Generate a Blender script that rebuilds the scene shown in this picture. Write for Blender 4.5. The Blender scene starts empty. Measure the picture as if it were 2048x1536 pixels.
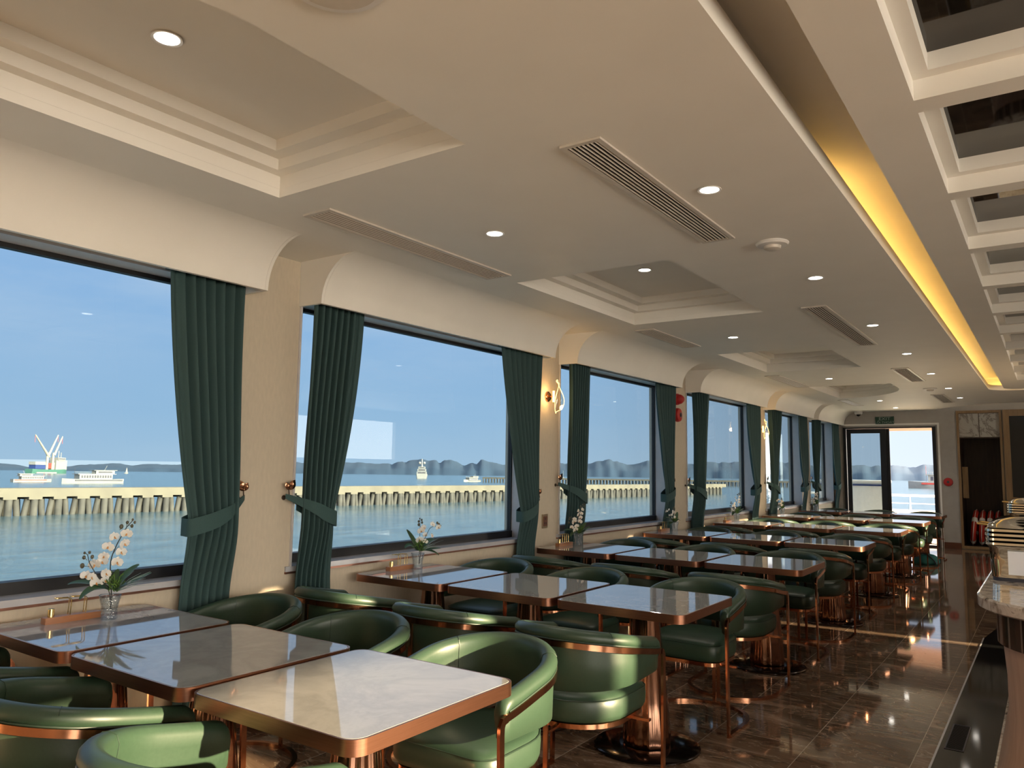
import bpy, math, random
from mathutils import Vector, Matrix, noise
from mathutils.geometry import delaunay_2d_cdt
R_ = math.radians
sc = bpy.context.scene
COL = sc.collection

# ------------------------------------------------------------------ camera, world, sun, exposure
EYE = 1.43
def setup_camera():
    yaw, pitch, roll, f = 0.60945, 0.10662, 0.014488, 1542.3
    cy, sy, cp, sp = math.cos(yaw), math.sin(yaw), math.cos(pitch), math.sin(pitch)
    fwd = Vector((-sy*cp, cy*cp, sp)); right = Vector((cy, sy, 0)); up = right.cross(fwd)
    r = right*math.cos(roll) + up*math.sin(roll); u = up*math.cos(roll) - right*math.sin(roll)
    cd = bpy.data.cameras.new('camera'); cam = bpy.data.objects.new('camera', cd); COL.objects.link(cam)
    cd.sensor_width = 36; cd.lens = f/2048*36; cd.clip_start = .05; cd.clip_end = 12000
    m = Matrix((r, u, -fwd)).transposed().to_4x4(); m.translation = Vector((0, 0, EYE))
    cam.matrix_world = m; sc.camera = cam
setup_camera()
sc.view_settings.view_transform = 'Standard'; sc.view_settings.look = 'None'
sc.view_settings.gamma = 1; sc.view_settings.use_curve_mapping = False
sc.view_settings.exposure = 0.5
SUN_AZ, SUN_EL = R_(3), R_(11.5)      # azimuth measured from +x towards +y
SKY_GAIN = 1.12; SUN_GAIN = 21.0

def nd(nt, t, **kw):
    n = nt.nodes.new(t)
    for k, v in kw.items():
        if k.startswith('i_'): n.inputs[int(k[2:]) if k[2:].isdigit() else k[2:].replace('_', ' ')].default_value = v
        else: setattr(n, k, v)
    return n
def ramp(nt, src, stops, interp='LINEAR'):
    n = nt.nodes.new('ShaderNodeValToRGB'); cr = n.color_ramp; cr.interpolation = interp
    while len(cr.elements) < len(stops): cr.elements.new(.5)
    for e, (p, c) in zip(cr.elements, stops): e.position = p; e.color = (*c, 1) if len(c) == 3 else c
    nt.links.new(src, n.inputs[0]); return n.outputs[0]
def mixc(nt, fac, a, b, blend='MIX'):
    n = nt.nodes.new('ShaderNodeMix'); n.data_type = 'RGBA'; n.blend_type = blend
    for s, v in ((n.inputs[0], fac), (n.inputs[6], a), (n.inputs[7], b)):
        if hasattr(v, 'is_linked'): nt.links.new(v, s)
        else: s.default_value = (*v, 1) if isinstance(v, tuple) and len(v) == 3 else v
    return n.outputs[2]

def setup_world():
    w = bpy.data.worlds.new('sky'); sc.world = w; w.use_nodes = True; nt = w.node_tree; nt.nodes.clear()
    L = nt.links.new
    tc = nd(nt, 'ShaderNodeTexCoord'); nrm = nd(nt, 'ShaderNodeVectorMath', operation='NORMALIZE'); L(tc.outputs['Generated'], nrm.inputs[0])
    sep = nd(nt, 'ShaderNodeSeparateXYZ'); L(nrm.outputs[0], sep.inputs[0])
    base = ramp(nt, sep.outputs[2], [(0, (.62, .78, .98)), (.06, (.52, .72, .98)), (.2, (.47, .68, 1.02)), (.42, (.55, .70, 1.02)), (1, (.42, .55, .85))])
    mp = nd(nt, 'ShaderNodeMapping'); mp.inputs[3].default_value = (1.2, 1.2, 5.5); L(nrm.outputs[0], mp.inputs[0])
    no = nd(nt, 'ShaderNodeTexNoise', i_Scale=2.2, i_Detail=6.0, i_Roughness=.6); L(mp.outputs[0], no.inputs[0])
    cl = ramp(nt, no.outputs[0], [(.42, (0, 0, 0)), (.66, (1, 1, 1))])
    zf = ramp(nt, sep.outputs[2], [(.10, (.08, .08, .08)), (.34, (.85, .85, .85))])
    cf = nd(nt, 'ShaderNodeMath', operation='MULTIPLY'); L(cl, cf.inputs[0]); L(zf, cf.inputs[1])
    skyc = mixc(nt, cf.outputs[0], base, (.95, .97, 1.08))
    # brighter hazy sky ahead of the bow (+y)
    ay = nd(nt, 'ShaderNodeVectorMath', operation='DOT_PRODUCT'); ay.inputs[1].default_value = (.42, .9, .02); L(nrm.outputs[0], ay.inputs[0])
    yf = ramp(nt, ay.outputs['Value'], [(.55, (0, 0, 0)), (.93, (1, 1, 1))])
    skyc = mixc(nt, yf, skyc, (.50, .54, .62))
    # warm glow round the low sun
    sd = (math.cos(SUN_EL)*math.cos(SUN_AZ), math.cos(SUN_EL)*math.sin(SUN_AZ), math.sin(SUN_EL))
    ds = nd(nt, 'ShaderNodeVectorMath', operation='DOT_PRODUCT'); ds.inputs[1].default_value = sd; L(nrm.outputs[0], ds.inputs[0])
    gf = ramp(nt, ds.outputs['Value'], [(.0, (0, 0, 0)), (.5, (.6, .6, .6)), (1, (1, 1, 1))])
    skyc = mixc(nt, gf, skyc, (10.5, 9.6, 8.2))
    # its glitter path on the water, mirrored below the horizon
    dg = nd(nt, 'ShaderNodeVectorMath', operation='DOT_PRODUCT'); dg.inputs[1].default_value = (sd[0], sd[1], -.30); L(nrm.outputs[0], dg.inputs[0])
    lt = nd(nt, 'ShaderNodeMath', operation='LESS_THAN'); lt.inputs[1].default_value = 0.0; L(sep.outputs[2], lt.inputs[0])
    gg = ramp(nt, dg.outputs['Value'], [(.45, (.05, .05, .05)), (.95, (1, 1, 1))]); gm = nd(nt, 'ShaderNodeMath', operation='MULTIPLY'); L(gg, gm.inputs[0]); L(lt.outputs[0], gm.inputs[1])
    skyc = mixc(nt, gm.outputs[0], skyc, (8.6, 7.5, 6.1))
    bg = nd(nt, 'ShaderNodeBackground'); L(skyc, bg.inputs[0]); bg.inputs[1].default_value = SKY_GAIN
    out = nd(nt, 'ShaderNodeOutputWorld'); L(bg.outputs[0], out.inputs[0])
    s = bpy.data.lights.new('sun', 'SUN'); s.energy = SUN_GAIN; s.color = (1, .78, .48); s.angle = R_(.6)
    so = bpy.data.objects.new('sun', s); COL.objects.link(so); so.location = (60, 0, 20)
    so.rotation_euler = Vector(sd).to_track_quat('Z', 'Y').to_euler()
setup_world()

# ------------------------------------------------------------------ materials
MAT = {}
def principled(name, color=(.5, .5, .5), rough=.5, metal=0, **kw):
    m = bpy.data.materials.new(name); m.use_nodes = True; nt = m.node_tree
    p = nt.nodes['Principled BSDF']; p.inputs['Base Color'].default_value = (*color, 1)
    p.inputs['Roughness'].default_value = rough; p.inputs['Metallic'].default_value = metal
    for k, v in kw.items(): p.inputs[k.replace('_', ' ')].default_value = v
    MAT[name] = m; return m, nt, p
def coords(nt, scale=(1, 1, 1), world=False):
    mp = nd(nt, 'ShaderNodeMapping'); mp.inputs[3].default_value = scale
    if world:
        g = nd(nt, 'ShaderNodeNewGeometry'); nt.links.new(g.outputs['Position'], mp.inputs[0])
    else:
        tc = nd(nt, 'ShaderNodeTexCoord'); nt.links.new(tc.outputs['Object'], mp.inputs[0])
    return mp.outputs[0]
def bump(nt, p, h, strength=.2, dist=.01):
    b = nd(nt, 'ShaderNodeBump'); b.inputs['Strength'].default_value = strength; b.inputs['Distance'].default_value = dist
    nt.links.new(h, b.inputs['Height']); nt.links.new(b.outputs[0], p.inputs['Normal']); return b
def noisy(name, c1, c2, scale=8, rough=.5, metal=0, stretch=(1, 1, 1), bs=0, bd=.002, detail=4, world=False, **kw):
    m, nt, p = principled(name, c1, rough, metal, **kw)
    no = nd(nt, 'ShaderNodeTexNoise', i_Scale=float(scale), i_Detail=float(detail)); nt.links.new(coords(nt, stretch, world), no.inputs[0])
    c = ramp(nt, no.outputs[0], [(.3, c1), (.7, c2)]); nt.links.new(c, p.inputs['Base Color'])
    if bs: bump(nt, p, no.outputs[0], bs, bd)
    return m

def materials():
    noisy('ceiling_paint', (.83, .80, .74), (.80, .77, .71), 3, .55, bs=.05, bd=.004)
    noisy('wall_fabric', (.58, .50, .39), (.53, .46, .36), 60, .75, stretch=(1, 1, .3), bs=.25, bd=.001)
    noisy('green_leather', (.024, .048, .029), (.020, .042, .025), 120, .42, bs=.15, bd=.0006)
    noisy('green_piping', (.018, .036, .024), (.015, .03, .02), 60, .45)
    noisy('copper_metal', (.62, .30, .17), (.55, .26, .15), 40, .16, 1)
    noisy('copper_edge', (.40, .19, .12), (.34, .16, .10), 90, .32, 1, stretch=(.1, .1, 3))
    noisy('pedestal_metal', (.34, .18, .12), (.28, .15, .10), 20, .13, 1)
    noisy('dark_bronze', (.06, .045, .04), (.04, .03, .028), 30, .12, .9)
    noisy('brass_metal', (.85, .62, .28), (.80, .58, .25), 30, .15, 1)
    noisy('teal_curtain', (.034, .076, .078), (.028, .064, .066), 300, .85, bs=.2, bd=.0008)
    noisy('teal_cloth', (.02, .16, .15), (.015, .11, .11), 12, .8)
    noisy('vent_metal', (.62, .57, .50), (.58, .53, .46), 30, .4)
    noisy('vent_dark', (.012, .011, .010), (.008, .007, .006), 30, .8)
    noisy('white_plastic', (.75, .73, .70), (.70, .68, .65), 20, .35)
    noisy('window_black', (.009, .009, .011), (.006, .006, .008), 20, .5)
    noisy('window_reveal', (.62, .60, .60), (.58, .56, .56), 12, .4)
    noisy('sill_marble', (.50, .50, .53), (.44, .44, .47), 6, .18)
    noisy('sill_copper', (.35, .18, .13), (.30, .15, .11), 20, .3, .8)
    noisy('red_plastic', (.45, .02, .02), (.38, .015, .015), 20, .35)
    noisy('buoy_red', (.52, .03, .016), (.42, .022, .012), 10, .5)
    noisy('buoy_white', (.75, .72, .68), (.7, .66, .6), 10, .6)
    noisy('rope_white', (.75, .72, .66), (.6, .56, .5), 80, .8)
    noisy('oak_wood', (.30, .19, .09), (.22, .13, .06), 5, .4, stretch=(6, 6, .6))
    noisy('dark_wood', (.055, .032, .018), (.035, .02, .012), 5, .5, stretch=(6, 6, .6))
    noisy('pink_wood', (.52, .36, .27), (.42, .28, .20), 5, .35, stretch=(8, 8, .5))
    noisy('orange_wood', (.36, .15, .065), (.28, .11, .045), 6, .4, stretch=(8, 1, 8))
    noisy('baseboard_wood', (.12, .04, .02), (.08, .03, .015), 6, .35, stretch=(1, 1, 6))
    noisy('steel_chrome', (.80, .78, .72), (.75, .73, .67), 4, .07, 1)
    noisy('black_glass', (.012, .010, .008), (.008, .007, .006), 3, .03); noisy('matt_black', (.006, .007, .006), (.004, .005, .004), 3, .35); noisy('front_wall_backlit_grey', (.40, .37, .33), (.37, .34, .30), 8, .7)  # front wall: its backlit dimness is put into a greyer base colour
    noisy('black_granite', (.010, .010, .010), (.006, .006, .006), 12, .06, IOR=1.28)
    noisy('leaf_green', (.035, .085, .035), (.02, .05, .025), 8, .35)
    noisy('moss_green', (.10, .20, .03), (.05, .11, .02), 60, .8, bs=.6, bd=.01)
    noisy('grey_fern', (.25, .32, .33), (.12, .18, .18), 30, .6)
    noisy('stem_dark', (.05, .05, .05), (.03, .035, .03), 30, .6)
    noisy('bud_brown', (.10, .09, .06), (.07, .07, .045), 30, .5)
    m, nt, p = principled('petal_white', (.90, .86, .78), .5); tl = nd(nt, 'ShaderNodeBsdfTranslucent'); tl.inputs[0].default_value = (.95, .94, .90, 1)
    mx = nd(nt, 'ShaderNodeMixShader'); mx.inputs[0].default_value = .35; nt.links.new(p.outputs[0], mx.inputs[1]); nt.links.new(tl.outputs[0], mx.inputs[2]); nt.links.new(mx.outputs[0], nt.nodes['Material Output'].inputs[0])
    principled('petal_centre', (.62, .30, .10), .5)
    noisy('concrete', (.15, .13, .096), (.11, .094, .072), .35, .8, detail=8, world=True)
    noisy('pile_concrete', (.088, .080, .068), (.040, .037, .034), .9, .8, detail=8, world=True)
    noisy('hull_white', (.24, .235, .225), (.20, .196, .188), .5, .5)
    noisy('hull_blue', (.02, .04, .15), (.015, .03, .11), .5, .5)
    noisy('hull_green', (.05, .14, .11), (.04, .11, .09), .5, .5)
    noisy('boat_red', (.35, .04, .03), (.25, .03, .02), .5, .5)
    noisy('boat_dark', (.05, .05, .07), (.03, .03, .04), .5, .5)
    noisy('crane_cream', (.28, .26, .22), (.24, .22, .19), .3, .5)
    noisy('deck_cream', (.80, .72, .58), (.74, .66, .52), .8, .6)
    noisy('awning_slat', (.50, .27, .18), (.45, .24, .16), 3, .6)
    noisy('sign_green', (.004, .045, .026), (.003, .038, .02), 4, .35)
    principled('sign_white', (.25, .32, .28), .5)
    noisy('bag_teal', (.02, .20, .19), (.012, .11, .11), 10, .6, bs=.4, bd=.02)
    noisy('hill_haze_blue', (.011, .030, .060), (.018, .041, .074), .012, .9, detail=10, world=True)  # blue of the distant haze put into the hills' base colour
    # lamp emitters
    for nm, c, e in (('lamp_lens', (1, .93, .82), 14), ('led_amber', (1, .60, .15), 9), ('sconce_glow', (1, .62, .16), 4)):
        m, nt, p = principled(nm, c, .5); p.inputs['Emission Color'].default_value = (*c, 1); p.inputs['Emission Strength'].default_value = e
    # acrylic sconce blade
    m = bpy.data.materials.new('acrylic'); m.use_nodes = True; nt = m.node_tree; nt.nodes.clear()
    tr = nd(nt, 'ShaderNodeBsdfTransparent'); tr.inputs[0].default_value = (1, .93, .8, 1)
    gl = nd(nt, 'ShaderNodeBsdfGlossy'); gl.inputs['Roughness'].default_value = .08
    mx = nd(nt, 'ShaderNodeMixShader'); mx.inputs[0].default_value = .18; out = nd(nt, 'ShaderNodeOutputMaterial')
    nt.links.new(tr.outputs[0], mx.inputs[1]); nt.links.new(gl.outputs[0], mx.inputs[2]); nt.links.new(mx.outputs[0], out.inputs[0]); MAT['acrylic'] = m
    # tinted window glass, clear door, vase crystal
    for nm, tint, k, rough in (('tinted_glass', (.605, .67, .69), .45, 0), ('vase_crystal', (.86, .90, .93), 2.2, .03)):
        m = bpy.data.materials.new(nm); m.use_nodes = True; nt = m.node_tree; nt.nodes.clear()
        tr = nd(nt, 'ShaderNodeBsdfTransparent'); tr.inputs[0].default_value = (*tint, 1)
        gl = nd(nt, 'ShaderNodeBsdfGlossy'); gl.inputs['Roughness'].default_value = rough
        fr = nd(nt, 'ShaderNodeLayerWeight'); pw = nd(nt, 'ShaderNodeMath', operation='POWER'); pw.inputs[1].default_value = 5.0; nt.links.new(fr.outputs['Facing'], pw.inputs[0])
        mu = nd(nt, 'ShaderNodeMath', operation='MULTIPLY_ADD'); mu.inputs[1].default_value = .9; mu.inputs[2].default_value = .04*k; mu.use_clamp = True
        mx = nd(nt, 'ShaderNodeMixShader'); out = nd(nt, 'ShaderNodeOutputMaterial')
        nt.links.new(pw.outputs[0], mu.inputs[0]); nt.links.new(mu.outputs[0], mx.inputs[0])
        nt.links.new(tr.outputs[0], mx.inputs[1]); nt.links.new(gl.outputs[0], mx.inputs[2]); nt.links.new(mx.outputs[0], out.inputs[0])
        if nm == 'vase_crystal':
            vo = nd(nt, 'ShaderNodeTexVoronoi', i_Scale=110.0); nt.links.new(coords(nt), vo.inputs[0])
            b = nd(nt, 'ShaderNodeBump'); b.inputs['Strength'].default_value = 1; b.inputs['Distance'].default_value = .004
            nt.links.new(vo.outputs[0], b.inputs['Height']); nt.links.new(b.outputs[0], gl.inputs['Normal']); nt.links.new(b.outputs[0], fr.inputs['Normal'])
        MAT[nm] = m
    # table marble
    m, nt, p = principled('table_marble', (.5, .45, .4), .035); p.inputs['IOR'].default_value = 2.6
    g = nd(nt, 'ShaderNodeNewGeometry'); no = nd(nt, 'ShaderNodeTexNoise', i_Scale=3.2, i_Detail=9.0, i_Roughness=.62, i_Distortion=.4); nt.links.new(g.outputs['Position'], no.inputs[0])
    c = ramp(nt, no.outputs[0], [(.30, (.22, .212, .208)), (.42, (.30, .292, .285)), (.50, (.26, .252, .246)), (.60, (.32, .31, .302)), (.75, (.28, .272, .264))]); nt.links.new(c, p.inputs['Base Color'])
    # brown marble floor in tiles
    m, nt, p = principled('floor_marble', (.1, .06, .04), .05)
    g = nd(nt, 'ShaderNodeNewGeometry'); mp = nd(nt, 'ShaderNodeMapping'); mp.inputs[2].default_value = (0, 0, R_(90)); mp.inputs[1].default_value = (.02, 1.6, 0); nt.links.new(g.outputs['Position'], mp.inputs[0])
    br = nd(nt, 'ShaderNodeTexBrick', i_Scale=1.0); br.inputs['Mortar Size'].default_value = .0019; br.inputs['Mortar Smooth'].default_value = 0
    br.inputs['Brick Width'].default_value = .96; br.inputs['Row Height'].default_value = .48; br.inputs['Bias'].default_value = 0
    br.inputs['Color1'].default_value = (0, 0, 0, 1); br.inputs['Color2'].default_value = (1, 1, 1, 1); nt.links.new(mp.outputs[0], br.inputs[0])
    off = nd(nt, 'ShaderNodeVectorMath', operation='MULTIPLY_ADD'); off.inputs[1].default_value = (7, 5, 3); nt.links.new(br.outputs['Color'], off.inputs[0]); nt.links.new(g.outputs['Position'], off.inputs[2])
    st = nd(nt, 'ShaderNodeMapping'); st.inputs[3].default_value = (1.0, 2.6, 1); st.inputs[2].default_value = (0, 0, .25); nt.links.new(off.outputs[0], st.inputs[0])
    n1 = nd(nt, 'ShaderNodeTexNoise', i_Scale=1.6, i_Detail=10.0, i_Roughness=.65, i_Distortion=1.0); nt.links.new(st.outputs[0], n1.inputs[0])
    c1 = ramp(nt, n1.outputs[0], [(.28, (.042, .025, .015)), (.45, (.115, .071, .046)), (.56, (.16, .103, .068)), (.68, (.30, .21, .15)), (.8, (.12, .075, .048))])
    n2 = nd(nt, 'ShaderNodeTexNoise', i_Scale=2.3, i_Detail=8.0, i_Distortion=2.2); nt.links.new(st.outputs[0], n2.inputs[0])
    v = ramp(nt, n2.outputs[0], [(.485, (0, 0, 0)), (.5, (.6, .6, .6)), (.515, (0, 0, 0))])
    c2 = mixc(nt, v, c1, (.42, .33, .25)); c3 = mixc(nt, br.outputs['Fac'], c2, (.36, .30, .24)); nt.links.new(c3, p.inputs['Base Color'])
    # counter granite, white veined marble panel
    for nm, stops, sc_ in (('counter_granite', [(.30, (.03, .028, .028)), (.40, (.30, .24, .19)), (.48, (.50, .43, .36)), (.58, (.62, .55, .47)), (.66, (.20, .15, .12)), (.8, (.5, .42, .34))], 9),
                           ('panel_marble', [(.35, (.45, .42, .37)), (.47, (.42, .39, .34)), (.5, (.20, .18, .15)), (.53, (.42, .39, .34)), (.8, (.48, .45, .40))], 2)):
        m, nt, p = principled(nm, (.5, .5, .5), .08)
        no = nd(nt, 'ShaderNodeTexNoise', i_Scale=float(sc_), i_Detail=8.0, i_Distortion=1.5, i_Roughness=.6); nt.links.new(coords(nt, (1, 1, 1), True), no.inputs[0])
        nt.links.new(ramp(nt, no.outputs[0], stops), p.inputs['Base Color'])
    # counter apron: vertical strips of different wood / mirror tone
    m, nt, p = principled('strip_cladding', (.3, .25, .2), .18, .6)
    no = nd(nt, 'ShaderNodeTexNoise', i_Scale=14.0, i_Detail=0.0); nt.links.new(coords(nt, (1, 1, 0), True), no.inputs[0])
    nt.links.new(ramp(nt, no.outputs[0], [(.4, (.05, .035, .025)), (.47, (.28, .22, .18)), (.53, (.42, .33, .27)), (.6, (.12, .08, .06))], 'CONSTANT'), p.inputs['Base Color'])
    # sea
    m, nt, p = principled('sea_water', (.03, .07, .10), .16); p.inputs['IOR'].default_value = 1.33
    co = coords(nt, (1, 1, 1), True)
    a = nd(nt, 'ShaderNodeMapping'); a.inputs[3].default_value = (.55, .25, 1); nt.links.new(co, a.inputs[0])
    n1 = nd(nt, 'ShaderNodeTexNoise', i_Scale=1.0, i_Detail=7.0, i_Roughness=.62); nt.links.new(a.outputs[0], n1.inputs[0])
    n2 = nd(nt, 'ShaderNodeTexNoise', i_Scale=.02, i_Detail=4.0); nt.links.new(a.outputs[0], n2.inputs[0])
    nt.links.new(ramp(nt, n1.outputs[0], [(.35, (.025, .06, .08)), (.65, (.07, .12, .145))]), p.inputs['Base Color'])
    bump(nt, p, n1.outputs[0], .35, .3)
materials()

# ------------------------------------------------------------------ mesh helpers
class MB:
    def __init__(s): s.v = []; s.f = []
    def add(s, vs, fs):
        o = len(s.v); s.v += [tuple(v) for v in vs]; s.f += [tuple(i+o for i in f) for f in fs]; return s
    def box(s, x0, x1, y0, y1, z0, z1):
        return s.add([(x, y, z) for z in (z0, z1) for y in (y0, y1) for x in (x0, x1)],
                     [(0, 2, 3, 1), (4, 5, 7, 6), (0, 1, 5, 4), (2, 6, 7, 3), (0, 4, 6, 2), (1, 3, 7, 5)])
    def loft(s, rings, closed=True, cap=True, loop=False):
        n = len(rings[0]); vs = [p for r in rings for p in r]; fs = []
        m = len(rings)
        for i in range(m if loop else m-1):
            a, b = i*n, ((i+1) % m)*n
            for j in range(n if closed else n-1):
                k = (j+1) % n; fs.append((a+j, a+k, b+k, b+j))
        if cap and not loop and closed:
            fs.append(tuple(range(n-1, -1, -1))); fs.append(tuple((m-1)*n+j for j in range(n)))
        return s.add(vs, fs)
    def lathe(s, prof, n=24, c=(0, 0, 0), cap=True, fl=0, fn=0):
        rings = []
        for r, z in prof:
            rings.append([(c[0]+(r*(1+fl*math.cos(fn*2*math.pi*i/n)))*math.cos(2*math.pi*i/n), c[1]+(r*(1+fl*math.cos(fn*2*math.pi*i/n)))*math.sin(2*math.pi*i/n), c[2]+z) for i in range(n)])
        return s.loft(rings, cap=cap)
    def sweep(s, pts, sec, up=(0, 0, 1), closed=False, cap=True):
        pts = [Vector(p) for p in pts]; rings = []; up = Vector(up); n = len(pts)
        for i, p in enumerate(pts):
            t = (pts[(i+1) % n]-pts[i-1]) if closed else (pts[min(i+1, n-1)]-pts[max(i-1, 0)])
            t.normalize(); sd = t.cross(up)
            if sd.length < 1e-4: sd = Vector((1, 0, 0))
            sd.normalize(); u2 = sd.cross(t)
            ss = sec(i/(n-1)) if callable(sec) else sec
            rings.append([tuple(p+sd*a+u2*b) for a, b in ss])
        return s.loft(rings, loop=closed, cap=cap)
    def tube(s, pts, r, n=8, closed=False):
        pts = [Vector(p) for p in pts]; m = len(pts); rings = []; prev = None
        for i, p in enumerate(pts):
            t = (pts[(i+1) % m]-pts[i-1]) if closed else (pts[min(i+1, m-1)]-pts[max(i-1, 0)])
            t.normalize()
            if prev is None: prev = t.orthogonal().normalized()
            u = (prev - t*prev.dot(t)); u = u.normalized() if u.length > 1e-5 else t.orthogonal().normalized(); prev = u
            w = t.cross(u); rr = r(i/(m-1)) if callable(r) else r
            rings.append([tuple(p+u*rr*math.cos(2*math.pi*k/n)+w*rr*math.sin(2*math.pi*k/n)) for k in range(n)])
        return s.loft(rings, loop=closed)
    def sphere(s, c, r, n=10, m=7, sq=(1, 1, 1)):
        prof = []
        rings = []
        for i in range(m+1):
            a = -math.pi/2+math.pi*i/m; rr = max(math.cos(a), 1e-3)
            rings.append([(c[0]+sq[0]*r*rr*math.cos(2*math.pi*k/n), c[1]+sq[1]*r*rr*math.sin(2*math.pi*k/n), c[2]+sq[2]*r*math.sin(a)) for k in range(n)])
        return s.loft(rings)
    def grid(s, nu, nv, fn):
        vs = [fn(i/(nu-1), j/(nv-1)) for j in range(nv) for i in range(nu)]
        return s.add(vs, [(j*nu+i, j*nu+i+1, (j+1)*nu+i+1, (j+1)*nu+i) for j in range(nv-1) for i in range(nu-1)])
    def plate(s, outer, holes, z0, z1):
        loops = [outer]+holes; flat = [Vector(p) for l in loops for p in l]; ed = []; o = 0
        for l in loops:
            k = len(l); ed += [(o+i, o+(i+1) % k) for i in range(k)]; o += k
        cv, ce, cf, *_ = delaunay_2d_cdt(flat, ed, [], 0, 1e-5)
        def ins(p, l):
            c = False
            for i in range(len(l)):
                x1, y1 = l[i]; x2, y2 = l[i-1]
                if (y1 > p[1]) != (y2 > p[1]) and p[0] < (x2-x1)*(p[1]-y1)/(y2-y1)+x1: c = not c
            return c
        tris = []
        for t in cf:
            c = (sum(cv[i].x for i in t)/3, sum(cv[i].y for i in t)/3)
            if ins(c, outer) and not any(ins(c, h) for h in holes): tris.append(t)
        m = len(cv); vs = [(p.x, p.y, z0) for p in cv]+[(p.x, p.y, z1) for p in cv]
        fs = [tuple(t) for t in tris]+[tuple(i+m for i in reversed(t)) for t in tris]
        o = len(vs); n = len(flat); vs += [(p.x, p.y, z0) for p in flat]+[(p.x, p.y, z1) for p in flat]
        for l in loops:
            k = len(l)
            for i in range(k): j = (i+1) % k; fs.append((o+i, o+j, o+j+n, o+i+n))
            o += k
        return s.add(vs, fs)
    def xf(s, M):
        s.v = [tuple(M @ Vector(v)) for v in s.v]; return s
    def build(s, name, mat, parent=None, loc=(0, 0, 0), angle=35, fix=True, rz=0):
        me = bpy.data.meshes.new(name); me.from_pydata(s.v, [], s.f); me.validate()
        if fix:
            import bmesh
            bm = bmesh.new(); bm.from_mesh(me); bmesh.ops.recalc_face_normals(bm, faces=bm.faces[:]); bm.to_mesh(me); bm.free()
        me.shade_smooth() if hasattr(me, 'shade_smooth') else None
        try: me.set_sharp_from_angle(angle=R_(angle))
        except Exception: pass
        me.materials.append(MAT[mat]); o = bpy.data.objects.new(name, me); COL.objects.link(o)
        o.location = loc; o.rotation_euler.z = rz
        if parent: o.parent = parent
        return o
def empty(name, loc=(0, 0, 0), rz=0):
    o = bpy.data.objects.new(name, None); COL.objects.link(o); o.location = loc; o.rotation_euler.z = rz; o.empty_display_size = .1; return o
def tag(o, label, cat, group=None):
    o['label'] = label; o['category'] = cat
    if group: o['group'] = group
    return o
def struct(o): o['kind'] = 'structure'; return o
CH = {}
def kids(o): return [c for c in list(bpy.data.objects) if c.parent == o]
def copy_tree(o, parent=None):
    if o.name not in CH: CH[o.name] = kids(o)
    c = o.copy(); COL.objects.link(c); c.parent = parent
    for ch in CH[o.name]: copy_tree(ch, c)
    return c
def rrect(hx, hy, r, n=5, cx=0, cy=0):
    out = []
    for sx, sy, a0 in ((1, 1, 0), (-1, 1, 90), (-1, -1, 180), (1, -1, 270)):
        for k in range(n+1):
            a = R_(a0+90*k/n); out.append((cx+sx*(hx-r)+r*math.cos(a), cy+sy*(hy-r)+r*math.sin(a)))
    return out
def ordn(i): return ['first', 'second', 'third', 'fourth', 'fifth', 'sixth', 'last'][i]

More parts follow.
